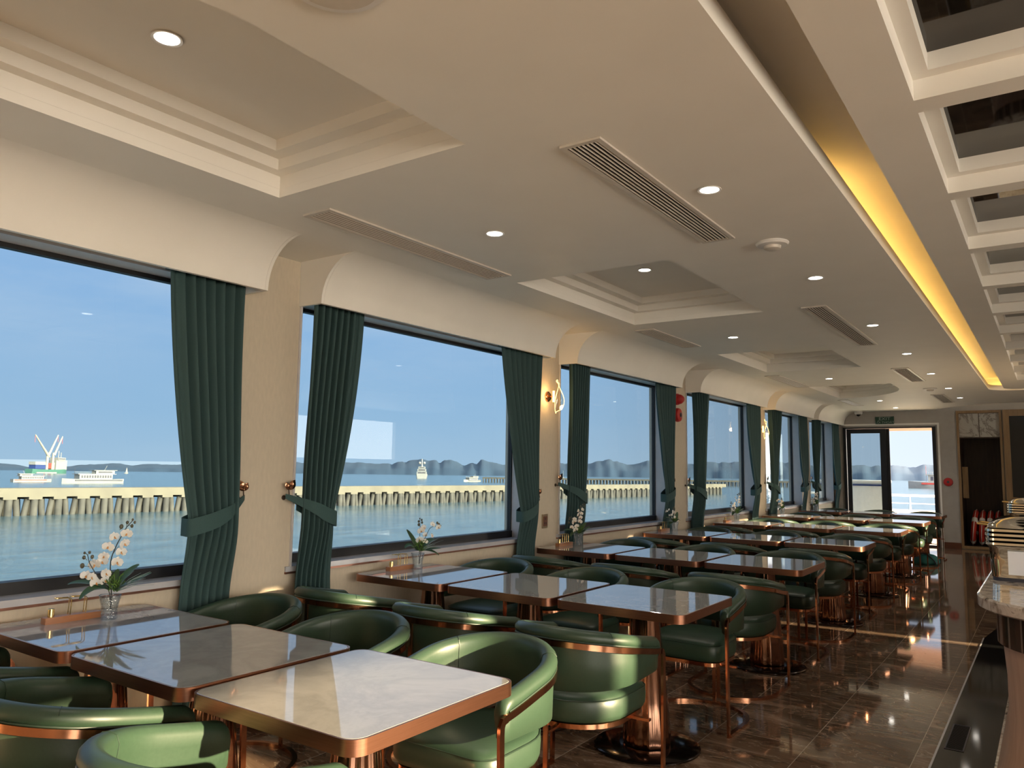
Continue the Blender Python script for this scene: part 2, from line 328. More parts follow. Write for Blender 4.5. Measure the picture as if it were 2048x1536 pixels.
# ------------------------------------------------------------------ the setting
XL, XR, YB, YF, ZC = -3.70, 4.60, -4.0, 17.1, 2.65
XG = -3.85
WIN = [(-.35, 2.58), (3.04, 5.53), (6.06, 8.49), (9.08, 11.70), (12.28, 14.42), (15.0, 16.85)]
VAL = [(-.35, 2.65), (3.03, 5.67), (6.05, 8.50), (9.07, 11.80), (12.22, 14.6), (14.95, 17.1)]
TRAY = [(0.55, 2.21), (4.15, 5.93), (7.93, 9.69), (11.70, 13.75)]
LIP_X, ISL_X = -.70, -.51
def setting():
    m = MB().box(XL-.2, XR+.1, YB, YF+.1, -.12, 0); struct(m.build('floor', 'floor_marble'))
    m = MB().plate([(-.555, YB), (-.3, YB), (-.3, 8.6), (-.45, 9.0), (-.555, 8.05)], [], .0005, .003); struct(m.build('floor_border', 'black_granite'))
    m = MB().box(-.565, -.555, YB, 8.05, .0005, .0035); struct(m.build('trim_1', 'sill_marble'))
    # left wall with window holes: built as pieces in (y,z)
    m = MB(); holes = [[(a, .80), (b, .80), (b, 2.42), (a, 2.42)] for a, b in WIN]
    m.plate([(YB, 0), (YF+.1, 0), (YF+.1, 2.80), (YB, 2.80)], holes, 0, .22)
    m.xf(Matrix(((0, 0, -1, XL), (1, 0, 0, 0), (0, 1, 0, 0), (0, 0, 0, 1)))); struct(m.build('wall_left', 'wall_fabric'))
    for i, (a, b) in enumerate(WIN):
        f = MB()
        f.box(XG-.05, XG+.02, a, b, .80, .885); f.box(XG-.03, XG+.01, a, b, 2.385, 2.42)
        f.box(XG-.03, XG+.01, a, a+.035, .885, 2.385); f.box(XG-.03, XG+.01, b-.022, b, .885, 2.385)
        w = struct(f.build('window_%d' % (i+1), 'window_black'))
        MB().box(XG-.012, XG-.004, a+.035, b-.022, .885, 2.385).build('window_glass', 'tinted_glass', w)
        rv = MB(); rv.box(XG+.011, XL+.012, a-.001, a+.012, .83, 2.42); rv.box(XG+.011, XL+.012, b-.012, b+.001, .83, 2.42); rv.box(XG+.011, XL, a, b, 2.408, 2.42)
        rv.build('window_reveal', 'window_reveal', w)
        MB().box(XG+.02, XL+.012, a-.03, b+.03, .80, .83).build('window_sill', 'sill_marble', w)
        MB().box(XL+.0, XL+.014, a-.03, b+.03, .788, .80).build('sill_edge', 'sill_copper', w)
    # coved valances over the windows
    for i, (a, b) in enumerate(VAL):
        cy, cz, r = -3.5+.27, ZC-.27, .27
        prof = [(-3.50, 2.375)]+[(cy-r*math.cos(t), cz+r*math.sin(t)) for t in [R_(90*k/10) for k in range(11)]]
        sol = prof+[(-3.23, ZC+.03), (-3.525, ZC+.03), (-3.525, 2.375)]
        m = MB().plate(sol, [], a+.021, min(b-.021, 17.1)).xf(Matrix(((1, 0, 0, 0), (0, 0, 1, 0), (0, 1, 0, 0), (0, 0, 0, 1))))
        cap = prof+[(-3.23, ZC+.03), (XL+.002, ZC+.03), (XL+.002, 2.375)]
        for y0, y1 in ((a, a+.02), (b-.02, b)):
            if y1 > 17: continue
            q = MB().plate(cap, [], y0, y1).xf(Matrix(((1, 0, 0, 0), (0, 0, 1, 0), (0, 1, 0, 0), (0, 0, 0, 1)))); m.add(q.v, q.f)
        struct(m.build('trim_%d' % (i+2), 'ceiling_paint', angle=50))
        struct(MB().box(-3.66, -3.56, a+.03, b-.03, 2.42, 2.45).build('trim_%d' % (i+10), 'white_plastic'))
    # main ceiling
    fr = [(-.2, 15.55), (-.45, 15.6), (-.75, 15.75), (-1.05, 15.98), (-1.4, 16.35), (-1.65, 16.7), (-1.84, 17.1)]
    outer = [(XL-.05, YB), (XR, YB), (XR, 15.55)]+fr+[(XL-.05, YF+.05)]
    def tray_loop(i, g=0):
        a, b = TRAY[i]; x0, x1 = -2.87+g, -1.775-g; a += g; b -= g
        if i == 0:
            return [(x0, b), (x0, a)]+[(x0+(x1-x0)*math.sin(R_(t)), (1.25+g) - (1.25-a)*math.cos(R_(t))) for t in range(0, 91, 6)][0:]+[(x1, b)]
        if i == 3:
            return [(x0, a), (x1, a), (x1, 12.3)]+[(x0+(x1-x0)*math.cos(R_(t)), 12.3+(b-12.3)*math.sin(R_(t))) for t in range(6, 85, 6)]+[(x0, b)]
        return [(x0, a), (x1, a), (x1, b), (x0, b)]
    big = rrect(1.15, 8.25, .35, 6, .45, 5.2)     # x -.70..1.60, y -3.05..13.45
    struct(MB().plate(outer, [tray_loop(i) for i in range(4)]+[big], ZC, ZC+.04).build('ceiling', 'ceiling_paint'))
    struct(MB().plate([(-1.95, YF+.05), (-1.95, 15.4), (XR, 15.4), (XR, YF+.05)], [], ZC+.10, ZC+.14).build('ceiling_bow', 'ceiling_paint'))
    for i in range(4):
        m = MB()
        for g0, g1, z0, z1 in ((0, 0, ZC, ZC+.10), (.06, .06, ZC+.10, ZC+.15), (.13, .13, ZC+.15, ZC+.20)):
            lo = tray_loop(i, g0); out = tray_loop(i, g0-.10)
            m.plate(out, [lo], z0+.0405 if g0 == 0 else z0, z1)
        m.plate(tray_loop(i, -.1), [], ZC+.20, ZC+.23)
        struct(m.build('ceiling_tray_%d' % (i+1), 'ceiling_paint'))
    # cove channel: roof, outer wall, island
    struct(MB().plate(rrect(1.45, 8.55, .4, 6, .45, 5.2), [], ZC+.20, ZC+.24).build('ceiling_channel', 'ceiling_paint'))
    m = MB().plate(rrect(1.45, 8.55, .4, 6, .45, 5.2), [rrect(1.40, 8.5, .4, 6, .45, 5.2)], ZC+.04, ZC+.20)
    m.plate(rrect(1.17, 8.27, .37, 6, .45, 5.2), [big], ZC+.04, ZC+.075); struct(m.build('trim_8', 'ceiling_paint'))
    isl = rrect(.96, 8.05, .2, 5, .45, 5.2); ho = []; ho2 = []
    for k in range(-3, 10):
        y1 = 2.745+1.03*k; y0 = y1-.925
        if y0 > -2.7 and y1 < 13.1:
            ho.append([(-.315, y0), (1.215, y0), (1.215, y1), (-.315, y1)]); ho2.append([(-.265, y0+.05), (1.165, y0+.05), (1.165, y1-.05), (-.265, y1-.05)])
    m = MB().plate(isl, ho, ZC, ZC+.07); m.plate(isl, ho2, ZC+.07, ZC+.13); struct(m.build('ceiling_island', 'ceiling_paint'))
    for h2 in ho2:
        struct(MB().plate([(h2[0][0]-.02, h2[0][1]-.02), (h2[1][0]+.02, h2[1][1]-.02), (h2[2][0]+.02, h2[2][1]+.02), (h2[3][0]-.02, h2[3][1]+.02)], [], ZC+.13, ZC+.145).build('ceiling_panel', 'black_glass'))
    led = MB().box(-.86, -.84, 3.7, 13.3, ZC+.045, ZC+.055); led.box(-.86, 1.7, 13.62, 13.64, ZC+.045, ZC+.055)
    t = led.build('cove_light_strip', 'led_amber'); tag(t, 'amber glowing light strip hidden inside the long ceiling cove', 'light strip')
    # baseboards
    struct(MB().box(XL, XL+.012, YB, YF, 0, .09).build('baseboard_left', 'baseboard_wood'))
    struct(MB().box(-1.79, -1.475, YF-.015, YF, 0, .11).build('baseboard_front', 'baseboard_wood'))
    # front wall (bow) with sliding door hole
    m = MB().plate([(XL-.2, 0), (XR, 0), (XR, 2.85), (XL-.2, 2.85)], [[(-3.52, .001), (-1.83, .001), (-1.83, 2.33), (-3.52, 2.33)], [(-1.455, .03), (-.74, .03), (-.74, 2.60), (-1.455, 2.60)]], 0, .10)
    m.xf(Matrix(((1, 0, 0, 0), (0, 0, 1, YF), (0, 1, 0, 0), (0, 0, 0, 1)))); struct(m.build('wall_front', 'front_wall_backlit_grey'))
    m = MB(); m.box(-1.80, -1.765, YF-.02, YF, .0, 2.40); m.box(-3.56, -1.80, YF-.02, YF, 2.365, 2.40); struct(m.build('trim_9', 'ceiling_paint'))
    d = MB(); d.box(-3.52, -3.47, YF-.03, YF+.07, 0, 2.33); d.box(-1.89, -1.83, YF-.03, YF+.07, 0, 2.33); d.box(-3.47, -1.89, YF-.03, YF+.07, 2.305, 2.33); d.box(-3.47, -1.89, YF-.0, YF+.07, 0, .03)
    d = struct(d.build('door_1', 'window_black'))
    l = MB(); l.box(-3.46, -3.38, YF+.0, YF+.03, .03, 2.30); l.box(-2.83, -2.72, YF+.0, YF+.03, .03, 2.30); l.box(-3.38, -2.83, YF, YF+.03, 2.21, 2.30); l.box(-3.38, -2.83, YF, YF+.03, .03, .15)
    l = l.build('door_leaf', 'window_black', d)
    MB().box(-3.38, -2.83, YF+.012, YF+.018, .15, 2.21).build('door_glass', 'tinted_glass', l)
    MB().box(-2.74, -2.66, YF+.035, YF+.06, .03, 2.30).build('door_leaf', 'window_black', d)
    # wall behind the camera and unseen starboard wall, its openings shaped to aim the sunlight
    struct(MB().box(XL-.2, XR+.1, YB-.1, YB, 0, 2.85).build('wall_back', 'wall_fabric'))
    ro = [(-3.2, .2), (1.2, 2.95), (3.30, 3.42), (7.92, 8.04), (10.1, 13.0)]
    m = MB().plate([(YB, 0), (YF+.1, 0), (YF+.1, 2.85), (YB, 2.85)], [[(a, z0), (b, z0), (b, z1), (a, z1)] for a, b in ro for z0, z1 in [(1.55, 2.4) if a > 9 else (.85, 2.12) if 0 < a < 3 else (.85, 2.4)]], 0, .1)
    m.xf(Matrix(((0, 0, 1, XR), (1, 0, 0, 0), (0, 1, 0, 0), (0, 0, 0, 1)))); struct(m.build('wall_right', 'wall_fabric'))
setting()

# ------------------------------------------------------------------ dining tables
TX = [-3.264, -2.525, -1.79]; TY = [1.76+2.07*i for i in range(7)]; TW, TD = .352, .355
ROWN = ['nearest', 'second', 'third', 'fourth', 'fifth', 'sixth', 'farthest']
COLN = ['window-side', 'middle', 'aisle-end']
def make_table():
    t = empty('dining_table')
    m = MB().loft([[(x, y, z) for x, y in rrect(TW-.006-g, TD-.006-g, .045)] for g, z in ((0, .72), (0, .7485), (.002, .7505))]); m.build('tabletop', 'table_marble', t)
    m = MB(); m.plate(rrect(TW, TD, .05), [rrect(TW-.006, TD-.006, .045)], .708, .750); m.build('edge_band', 'copper_edge', t, angle=50)
    MB().loft([[(x, y, z) for x, y in rrect(TW-.007, TD-.007, .045)] for z in (.709, .7195)]).build('underside', 'dark_wood', t)
    MB().lathe([(.10, .02), (.118, .025), (.122, .05), (.105, .25), (.085, .45), (.07, .62), (.066, .708)], 96, fl=.03, fn=12).build('pedestal', 'pedestal_metal', t, angle=60)
    MB().lathe([(.26, 0), (.272, .004), (.272, .010), (.262, .016), (.13, .020), (.05, .021)], 48).build('base_plate', 'dark_bronze', t)
    return t

# ------------------------------------------------------------------ barrel chairs
def chair_path(r, yf, n=14, side=5):
    """U path seen from above: right arm front -> round the back -> left arm front; front is +y."""
    p = [(r, yf - (yf)*i/side) for i in range(side)]
    p += [(r*math.cos(R_(-180*i/(2*n))), 1.0*r*math.sin(R_(-180*i/(2*n)))) for i in range(0, 2*n+1)]
    p += [(-r, yf*(i+1)/side) for i in range(side)]
    return p
def make_chair():
    t = empty('barrel_chair')
    YA = .235; RB = .262
    # upholstered band
    path = chair_path(RB, YA); 
    L = [0]
    for a, b in zip(path, path[1:]): L.append(L[-1]+math.dist(a, b))
    T = L[-1]; ends = [.004, .012, .024, .04]
    ss = sorted(set([round(x, 4) for x in L]+[e for e in ends]+[T-e for e in ends]))
    def at(s):
        for i in range(len(L)-1):
            if L[i+1] >= s-1e-9:
                k = (s-L[i])/(L[i+1]-L[i]); return Vector((path[i][0]+(path[i+1][0]-path[i][0])*k, path[i][1]+(path[i+1][1]-path[i][1])*k))
        return Vector(path[-1])
    def nrm(p):
        if p.y > 0: return Vector((1 if p.x > 0 else -1, 0))
        return p.normalized()
    def tops(s):
        k = math.sin(math.pi*min(max(s/T, 0), 1))**1.3
        return .675+.090*k, .520-.015*k      # band top, band bottom
    rings = []
    for s in [0]+[x for x in ss if 0 < x < T]+[T]:
        p = at(s); n = nrm(p); zt, zb = tops(s); e = min(s, T-s); sh = 0
        if e < .045: sh = .045 - math.sqrt(max(0, .045**2-(.045-e)**2))
        zt -= sh*.9; zb += sh*.5; k = 1-sh/.045*.45
        sec = [(-.016, zb+.010), (-.020, (zt+zb)/2), (-.026, zt-.060), (-.030, zt-.030), (-.022, zt-.009), (-.004, zt), (.016, zt-.003), (.029, zt-.016), (.032, zt-.032), (.026, zt-.046), (.013, zt-.052), (.013, zt-.075), (.017, (zt+zb)/2), (.014, zb+.008), (0, zb)]
        rings.append([(p.x+n.x*o*k, p.y+n.y*o*k, z) for o, z in sec])
    MB().loft(rings).build('backrest', 'green_leather', t, angle=60)
    # piping under the roll and the two seams
    pp = [];
    for i in range(61):
        s = .02+(T-.04)*i/60; p = at(s); n = nrm(p); zt, zb = tops(s); pp.append((p.x+n.x*.0275, p.y+n.y*.0275, zt-.047))
    mp = MB().tube(pp, .0035, 6)
    for s in (T*.30, T*.70):
        p = at(s); n = nrm(p); zt, zb = tops(s)
        mp.tube([(p.x+n.x*o, p.y+n.y*o, z) for o, z in ((-.0172, zb+.012), (-.0212, (zt+zb)/2), (-.0270, zt-.060), (-.0310, zt-.030), (-.0228, zt-.0085), (-.004, zt+.0008), (.0164, zt-.0022), (.0296, zt-.0155))], .0012, 5)
    mp.build('piping', 'green_piping', t)
    # seat cushion
    def outline(g):
        r = .232-g; o = [(r*math.cos(R_(a)), r*math.sin(R_(a))-.002) for a in range(180, 361, 12)]
        rc = min(.075, r*.55); yf = .245-g
        o += [(r-rc+rc*math.cos(R_(a)), yf-rc+rc*math.sin(R_(a))) for a in range(0, 91, 15)]
        o += [(-r+rc+rc*math.cos(R_(a)), yf-rc+rc*math.sin(R_(a))) for a in range(90, 181, 15)]
        return o
    rs = [[(x, y, z) for x, y in outline(g)] for g, z in ((.03, .365), (.008, .372), (0, .392), (-.002, .425), (0, .452), (.010, .470), (.035, .481), (.08, .487), (.14, .489))]
    MB().loft(rs).build('seat', 'green_leather', t, angle=60)
    MB().tube([(x, y, .460) for x, y in outline(.001)], .003, 5, closed=True).build('seat_piping', 'green_piping', t)
    # copper frame
    RF = RB+.026; bar = [(-.006, -.012), (.006, -.012), (.006, .012), (-.006, .012)]
    rp = []
    for i in range(61):
        s = T*i/60; p = at(s); n = nrm(p); zt, zb = tops(s); rp.append(Vector((p.x+n.x*.026, p.y+n.y*.026, zt-.063)))
    MB().sweep(rp, bar).build('back_rail', 'copper_metal', t, angle=40)
    zf = rp[0].z
    for sx in (1, -1):
        x = sx*RF
        ptsl = [(x, YA-.01, zf), (x, YA+.012, zf-.006), (x, YA+.022, zf-.022), (x, YA+.024, zf-.05), (x, YA+.020, .3), (x, YA+.012, .0)]
        MB().sweep(ptsl, [(-.006, -.013), (.006, -.013), (.006, .013), (-.006, .013)], up=(0, 1, .3)).build('leg', 'copper_metal', t, angle=40)
    for a in (-90,):
        c, s_ = math.cos(R_(a)), math.sin(R_(a)); RK = RF
        MB().sweep([(RK*c, RK*s_, 0), (RK*c, RK*s_, .70)], [(-.010, -.005), (.010, -.005), (.010, .005), (-.010, .005)], up=(c, s_, 0)).build('leg', 'copper_metal', t, angle=40)
    MB().plate(outline(.012), [outline(.035)], .345, .3645).build('seat_frame', 'copper_metal', t)
    m = MB(); m.box(-RF, RF, .10, .122, .335, .346); m.box(-.011, .011, -RF, .12, .336, .3455); m.build('stretcher', 'copper_metal', t)
    op, ip = [], []
    full = chair_path(RF, YA+.012)
    MB().sweep([(x, y, .008) for x, y in full], [(-.012, -.008), (.012, -.008), (.012, .008), (-.012, .008)]).build('base_ring', 'copper_metal', t, angle=40)
    return t

def furniture():
    random.seed(5)
    tb = make_table(); ch = make_chair(); first = [True, True]
    for i in range(7):
        for j in range(3):
            t = tb if first[0] else copy_tree(tb)
            if first[0]: kids(tb); CH[tb.name] = kids(tb)
            first[0] = False
            t.location = (TX[j], TY[i], 0)
            pl = {0: 'against the window wall', 1: 'between its row neighbours', 2: 'beside the aisle'}[j]
            tag(t, '%s square white marble table with copper edge, %s in the %s row' % (COLN[j], pl, ROWN[i]), 'table', 'white marble dining tables in rows')
            for side in (1, -1):
                if i == 6 and False: pass
                c = ch if first[1] else copy_tree(ch)
                first[1] = False
                dx = random.uniform(-.015, .015); dy = random.uniform(-.02, .02)
                if side == 1:
                    c.location = (TX[j]+dx, TY[i]+.625+dy, 0); c.rotation_euler.z = math.pi+random.uniform(-.04, .04)
                    lab = 'green barrel armchair behind the %s table of the %s row, facing the camera' % (COLN[j], ROWN[i])
                else:
                    c.location = (TX[j]+dx, TY[i]-(.50 if i == 0 else .725)+dy, 0); c.rotation_euler.z = random.uniform(-.04, .04)
                    lab = 'green barrel armchair before the %s table of the %s row, back to the camera' % (COLN[j], ROWN[i])
                tag(c, lab, 'chair', 'green barrel armchairs around the marble tables')
furniture()

# ------------------------------------------------------------------ curtains, ties and hooks
def curtain(y_out, y_in, ytie0, ytie1, side, ztie, lab, tielab, seed, ybot=None):
    """side=+1: pulled towards +y (pillar at larger y). y_out = free edge at top, y_in = pillar edge."""
    rnd = random.Random(seed); root = empty('curtain', (-3.612, y_in, 0))
    yb0, yb1 = ybot if ybot else (ytie0-.02*side, ytie1)
    N, V = 121, 46; ztop, zbot = 2.415, .06
    ph = rnd.uniform(0, 6); nP = 7.5
    def fn(u, v):
        z = ztop+(zbot-ztop)*v
        if z > ztie:
            k = (ztop-z)/(ztop-ztie); k2 = k**1.45
            a = y_out+(ytie0-y_out)*k2; b = y_in+(ytie1-y_in)*k**1.2
        else:
            k = (ztie-z)/(ztie-zbot); k2 = 1-(1-k)**2.2
            a = ytie0+(yb0-ytie0)*k2; b = ytie1+(yb1-ytie1)*k2
        tight = math.exp(-((z-ztie)/.22)**2)
        uu = u
        y = a+(b-a)*(uu+.018*math.sin(uu*nP*2*math.pi*1+ph)*(1-tight*.5))
        w = .030*(1-.25*tight)
        f = math.sin(uu*nP*2*math.pi+ph+.3*math.sin(z*2+seed))
        f = math.copysign(abs(f)**.7, f)
        edge = min(1, max(0, (uu-.06)/.16))
        x = w*f*edge + .012*math.sin(z*3+uu*4+seed) + .022*tight*math.cos((uu-.5)*math.pi)
        x += (1-edge)*.015
        lo_ = min(1, max(0, (1.10-z)/.38)); lo_ = lo_*lo_*(3-2*lo_); x = x*(1-.45*lo_)-.034*lo_
        return (x, y-y_in, z)
    m = MB().grid(N, V, fn); o = m.build('drape', 'teal_curtain', root, angle=80, fix=False)
    md = o.modifiers.new('thick', 'SOLIDIFY'); md.thickness = .004; md.offset = 0
    # header tape
    MB().box(-.03, .03, min(y_out, y_in)-y_in+.01, max(y_out, y_in)-y_in-.01, 2.40, 2.42).build('header_tape', 'teal_curtain', root)
    # tie band around the gathered cloth, rising towards the hook
    hy = y_in+.11*side-y_in
    pts = [(-.045, hy-.01*side, ztie+.12), (.0, (ytie1-y_in)+.01*side, ztie+.085), (.052, (ytie1*.75+ytie0*.25)-y_in, ztie+.05), (.062, (ytie0*.6+ytie1*.4)-y_in, ztie+.012), (.045, ytie0-y_in-.004*side, ztie-.018),
           (.0, ytie0-y_in-.018*side, ztie-.02), (-.045, ytie0-y_in, ztie-.012), (-.06, (ytie0*.5+ytie1*.5)-y_in, ztie+.03), (-.055, (ytie1)-y_in, ztie+.08)]
    def widths(k): return .014+.030*min(1, k*3.0) if k < .5 else .044
    rings = []; P = [Vector(p) for p in pts]; dense = []
    for i in range(len(P)-1):
        for q in range(5):
            t = q/5; p0, p1, p2, p3 = P[max(i-1, 0)], P[i], P[i+1], P[min(i+2, len(P)-1)]
            dense.append(.5*((2*p1)+(-p0+p2)*t+(2*p0-5*p1+4*p2-p3)*t*t+(-p0+3*p1-3*p2+p3)*t**3))
    dense.append(P[-1])
    n = len(dense)
    for i, p in enumerate(dense):
        w = widths(i/(n-1)); tt = (dense[min(i+1, n-1)]-dense[max(i-1, 0)]).normalized(); sd = Vector((0, 0, 1)).cross(tt).normalized()*.0022
        rings.append([tuple(p+sd+Vector((0, 0, -w))), tuple(p-sd+Vector((0, 0, -w))), tuple(p-sd+Vector((0, 0, w))), tuple(p+sd+Vector((0, 0, w)))])
    MB().loft(rings).build('tie_band', 'teal_cloth_tie', root, angle=50)
    tag(root, lab, 'curtain', 'dark teal tied-back curtains along the windows')
def hook(y, z, side, lab):
    root = empty('curtain_hook', (XL, y, z)); s = -side
    MB().lathe([(.014, 0), (.014, .004), (.006, .008)], 14).xf(Matrix.Rotation(R_(90), 4, 'Y')).build('wall_plate', 'dark_bronze_hook', root)
    MB().tube([(.004, 0, 0), (.035, 0, -.005), (.05, 0, .02), (.045, .0, .05)], .004, 7).build('stem', 'dark_bronze_hook', root)
    MB().tube([(.05, .0*s, .0), (.055, .03*s, -.025), (.05, .06*s, -.04), (.03, .085*s, -.03)], .004, 7).build('hook_arm', 'dark_bronze_hook', root)
    for dy, ang, ln in ((.012*s, -35*s, .072), (-.018*s, 30*s, .052)):
        rings = []
        for k in range(9):
            t = k/8; w = math.sin(math.pi*min(t*1.02, 1))**.8*ln*.32+.0006
            rings.append([(.002+.004*math.sin(t*3), -w, t*ln), (.006+.004*math.sin(t*3), 0, t*ln), (.002+.004*math.sin(t*3), w, t*ln), (-.001+.004*math.sin(t*3), 0, t*ln)])
        m = MB().loft(rings); m.xf(Matrix.Translation((.045, 0, .045)) @ Matrix.Rotation(R_(ang), 4, 'X')); m.build('leaf', 'copper_metal', root)
    tag(root, lab, 'curtain hook', 'leaf-shaped curtain hooks on the pillars')
noisy('teal_cloth_tie', (.032, .078, .078), (.027, .067, .067), 200, .8)
noisy('dark_bronze_hook', (.10, .07, .05), (.07, .05, .04), 30, .3, .8)
def curtains():
    W = ['first', 'second', 'third', 'fourth', 'fifth', 'sixth']
    far = [(2.12, 2.58, 2.32, 2.60, 1.12), (5.00, 5.58, 5.33, 5.56, 1.04), (7.98, 8.50, 8.22, 8.48, 1.12), (11.15, 11.72, 11.42, 11.70, 1.12), (13.95, 14.50, 14.2, 14.46, 1.12), (16.45, 17.02, 16.75, 17.0, 1.12)]
    near = [None, (3.48, 3.06, 3.27, 3.05, 1.12), (6.48, 6.09, 6.36, 6.10, 1.16), (9.62, 9.12, 9.42, 9.13, 1.12), (12.9, 12.32, 12.62, 12.33, 1.12), (15.5, 15.02, 15.3, 15.03, 1.12)]
    for i in range(6):
        o, n_, t0, t1, zt = far[i]
        curtain(o, n_, t0, t1, 1, zt, 'dark teal curtain tied back at the far edge of the %s window from the camera' % W[i], '', i+1)
        if i < 5: hook(n_+.09, zt+.11, 1, 'bronze leaf curtain hook on the pillar just beyond the %s window' % W[i])
        if near[i]:
            o, n_, t0, t1, zt = near[i]
            curtain(o, n_, t0, t1, -1, zt, 'dark teal curtain tied back at the near edge of the %s window from the camera' % W[i], '', i+21, ybot=(t0+.06, t1-.02))
            hook(n_-.08, zt+.11, -1, 'bronze leaf curtain hook on the pillar just before the %s window' % W[i])
curtains()

# ------------------------------------------------------------------ ceiling fixtures
def make_downlight():
    r = empty('downlight')
    MB().lathe([(.043, 0), (.052, -.004), (.050, -.007), (.041, -.005), (.041, .0)], 28, cap=False).build('trim_ring', 'white_plastic', r)
    MB().lathe([(.0405, -.0035), (.036, -.0045), (.0001, -.005)], 28).build('lens', 'lamp_lens', r)
    l = bpy.data.lights.new('downlight_beam', 'SPOT'); l.energy = 12; l.color = (1, .90, .77); l.spot_size = R_(110); l.spot_blend = .6; l.shadow_soft_size = .04
    lo = bpy.data.objects.new('downlight_beam', l); COL.objects.link(lo); lo.parent = r; lo.location = (0, 0, -.02)
    return r
def vent_loc(x0, x1, y0, y1, lab, slats=7):
    cx, cy = (x0+x1)/2, (y0+y1)/2; hx, hy = (x1-x0)/2, (y1-y0)/2
    r = empty('ceiling_vent', (cx, cy, ZC)); z = -.001
    MB().plate([(-hx, -hy), (hx, -hy), (hx, hy), (-hx, hy)], [[(-hx+.022, -hy+.022), (hx-.022, -hy+.022), (hx-.022, hy-.022), (-hx+.022, hy-.022)]], -.010, z).build('frame', 'vent_metal', r)
    MB().box(-hx+.022, hx-.022, -hy+.022, hy-.022, -.003, z).build('backing', 'vent_dark', r)
    w = (2*hx-.044)/slats
    for k in range(slats):
        x = -hx+.022+w*(k+.5); m = MB().loft([[(x-w*.16, y, -.0095), (x-w*.02, y, -.0105), (x+w*.16, y, -.005), (x+w*.06, y, -.0042)] for y in (-hy+.022, hy-.022)]); m.build('slat', 'vent_metal', r)
    tag(r, lab, 'vent', 'slatted air vents in the ceiling')
def fixtures():
    dl = make_downlight(); CH[dl.name] = kids(dl); first = True
    AX = [3.165, 5.02, 6.93, 8.79, 10.73, 12.70, 14.40]
    spots = [(-1.17, y, ZC, 'round white downlight near the aisle cove, %s one along the row' % o, 'downlights along the aisle side') for y, o in zip(AX, ['nearest', 'second', 'third', 'fourth', 'fifth', 'sixth', 'seventh'])]
    spots += [(-2.345, 3.18, ZC, 'round downlight between the nearest two ceiling trays', 'downlights between the trays'), (-2.36, 6.94, ZC, 'round downlight between the second and third ceiling trays', 'downlights between the trays'),
              (-2.36, 10.71, ZC, 'round downlight between the third and rounded last ceiling trays', 'downlights between the trays'), (-2.37, 14.45, ZC, 'round downlight just beyond the rounded last ceiling tray', 'downlights between the trays'),
              (-2.38, 16.15, ZC, 'round downlight closest to the exit sign wall', 'downlights between the trays'),
              (-2.375, 1.343, ZC+.20, 'round downlight inside the nearest stepped ceiling tray', 'downlights inside ceiling trays'), (-2.33, 4.98, ZC+.20, 'round downlight inside the second stepped ceiling tray', 'downlights inside ceiling trays')]
    for x, y, z, lab, g in spots:
        c = dl if first else copy_tree(dl); first = False
        c.location = (x, y, z); tag(c, lab, 'ceiling light', g)
    vs = [(-1.485, -1.31, 2.42, 3.91, 'large slatted vent nearest the camera beside the aisle cove'), (-2.97, -2.775, 2.43, 3.95, 'long slatted vent above the window-side tables nearest the camera'),
          (-1.485, -1.31, 5.90, 7.99, 'long slatted vent beside the aisle between second and third downlights'), (-2.99, -2.80, 6.16, 7.28, 'slatted vent above the valance beyond the second ceiling tray'),
          (-3.01, -2.82, 10.05, 11.62, 'slatted vent above the valance beyond the third ceiling tray'), (-1.51, -1.32, 10.0, 11.55, 'bright framed slatted vent beside the aisle, third along its row'),
          (-1.51, -1.32, 13.65, 15.28, 'grey slatted vent beside the aisle, last before the end wall'), (-2.97, -2.80, 14.05, 15.4, 'thin framed ceiling hatch vent by the end of the window valances')]
    for v in vs: vent_loc(*v)
    def disc(x, y, r1, lab, cat, name):
        r = empty(name, (x, y, ZC))
        MB().lathe([(r1, 0), (r1*1.02, -.006), (r1*.92, -.016), (r1*.55, -.020)], 32).build('base', 'white_plastic', r)
        MB().lathe([(r1*.55, -.018), (r1*.5, -.034), (r1*.35, -.040), (.001, -.041)], 32).build('sensor_dome', 'vent_metal', r)
        tag(r, lab, cat)
    disc(-1.178, 4.12, .085, 'round white smoke detector between the aisle downlights', 'smoke detector', 'smoke_detector')
    disc(-1.40, 12.66, .09, 'small round ceiling sensor near the far aisle vents', 'smoke detector', 'smoke_detector')
    r = empty('ceiling_speaker', (-1.43, 1.24, ZC)); MB().lathe([(.115, 0), (.13, -.004), (.128, -.010), (.11, -.012)], 40).build('rim', 'white_plastic', r)
    MB().lathe([(.11, -.0122), (.06, -.0145), (.001, -.015)], 40).build('grille', 'vent_metal', r); tag(r, 'large round ceiling speaker at the top edge nearest the camera', 'speaker')
    # security camera
    r = empty('security_camera', (-3.17, YF-.25, ZC)); MB().lathe([(.075, 0), (.075, -.05), (.06, -.065), (.045, -.066)], 24).build('housing', 'white_plastic', r)
    MB().sphere((0, 0, -.066), .042, 16, 8).build('dome', 'black_glass', r); tag(r, 'white dome security camera under the ceiling left of exit sign', 'security camera')
fixtures()

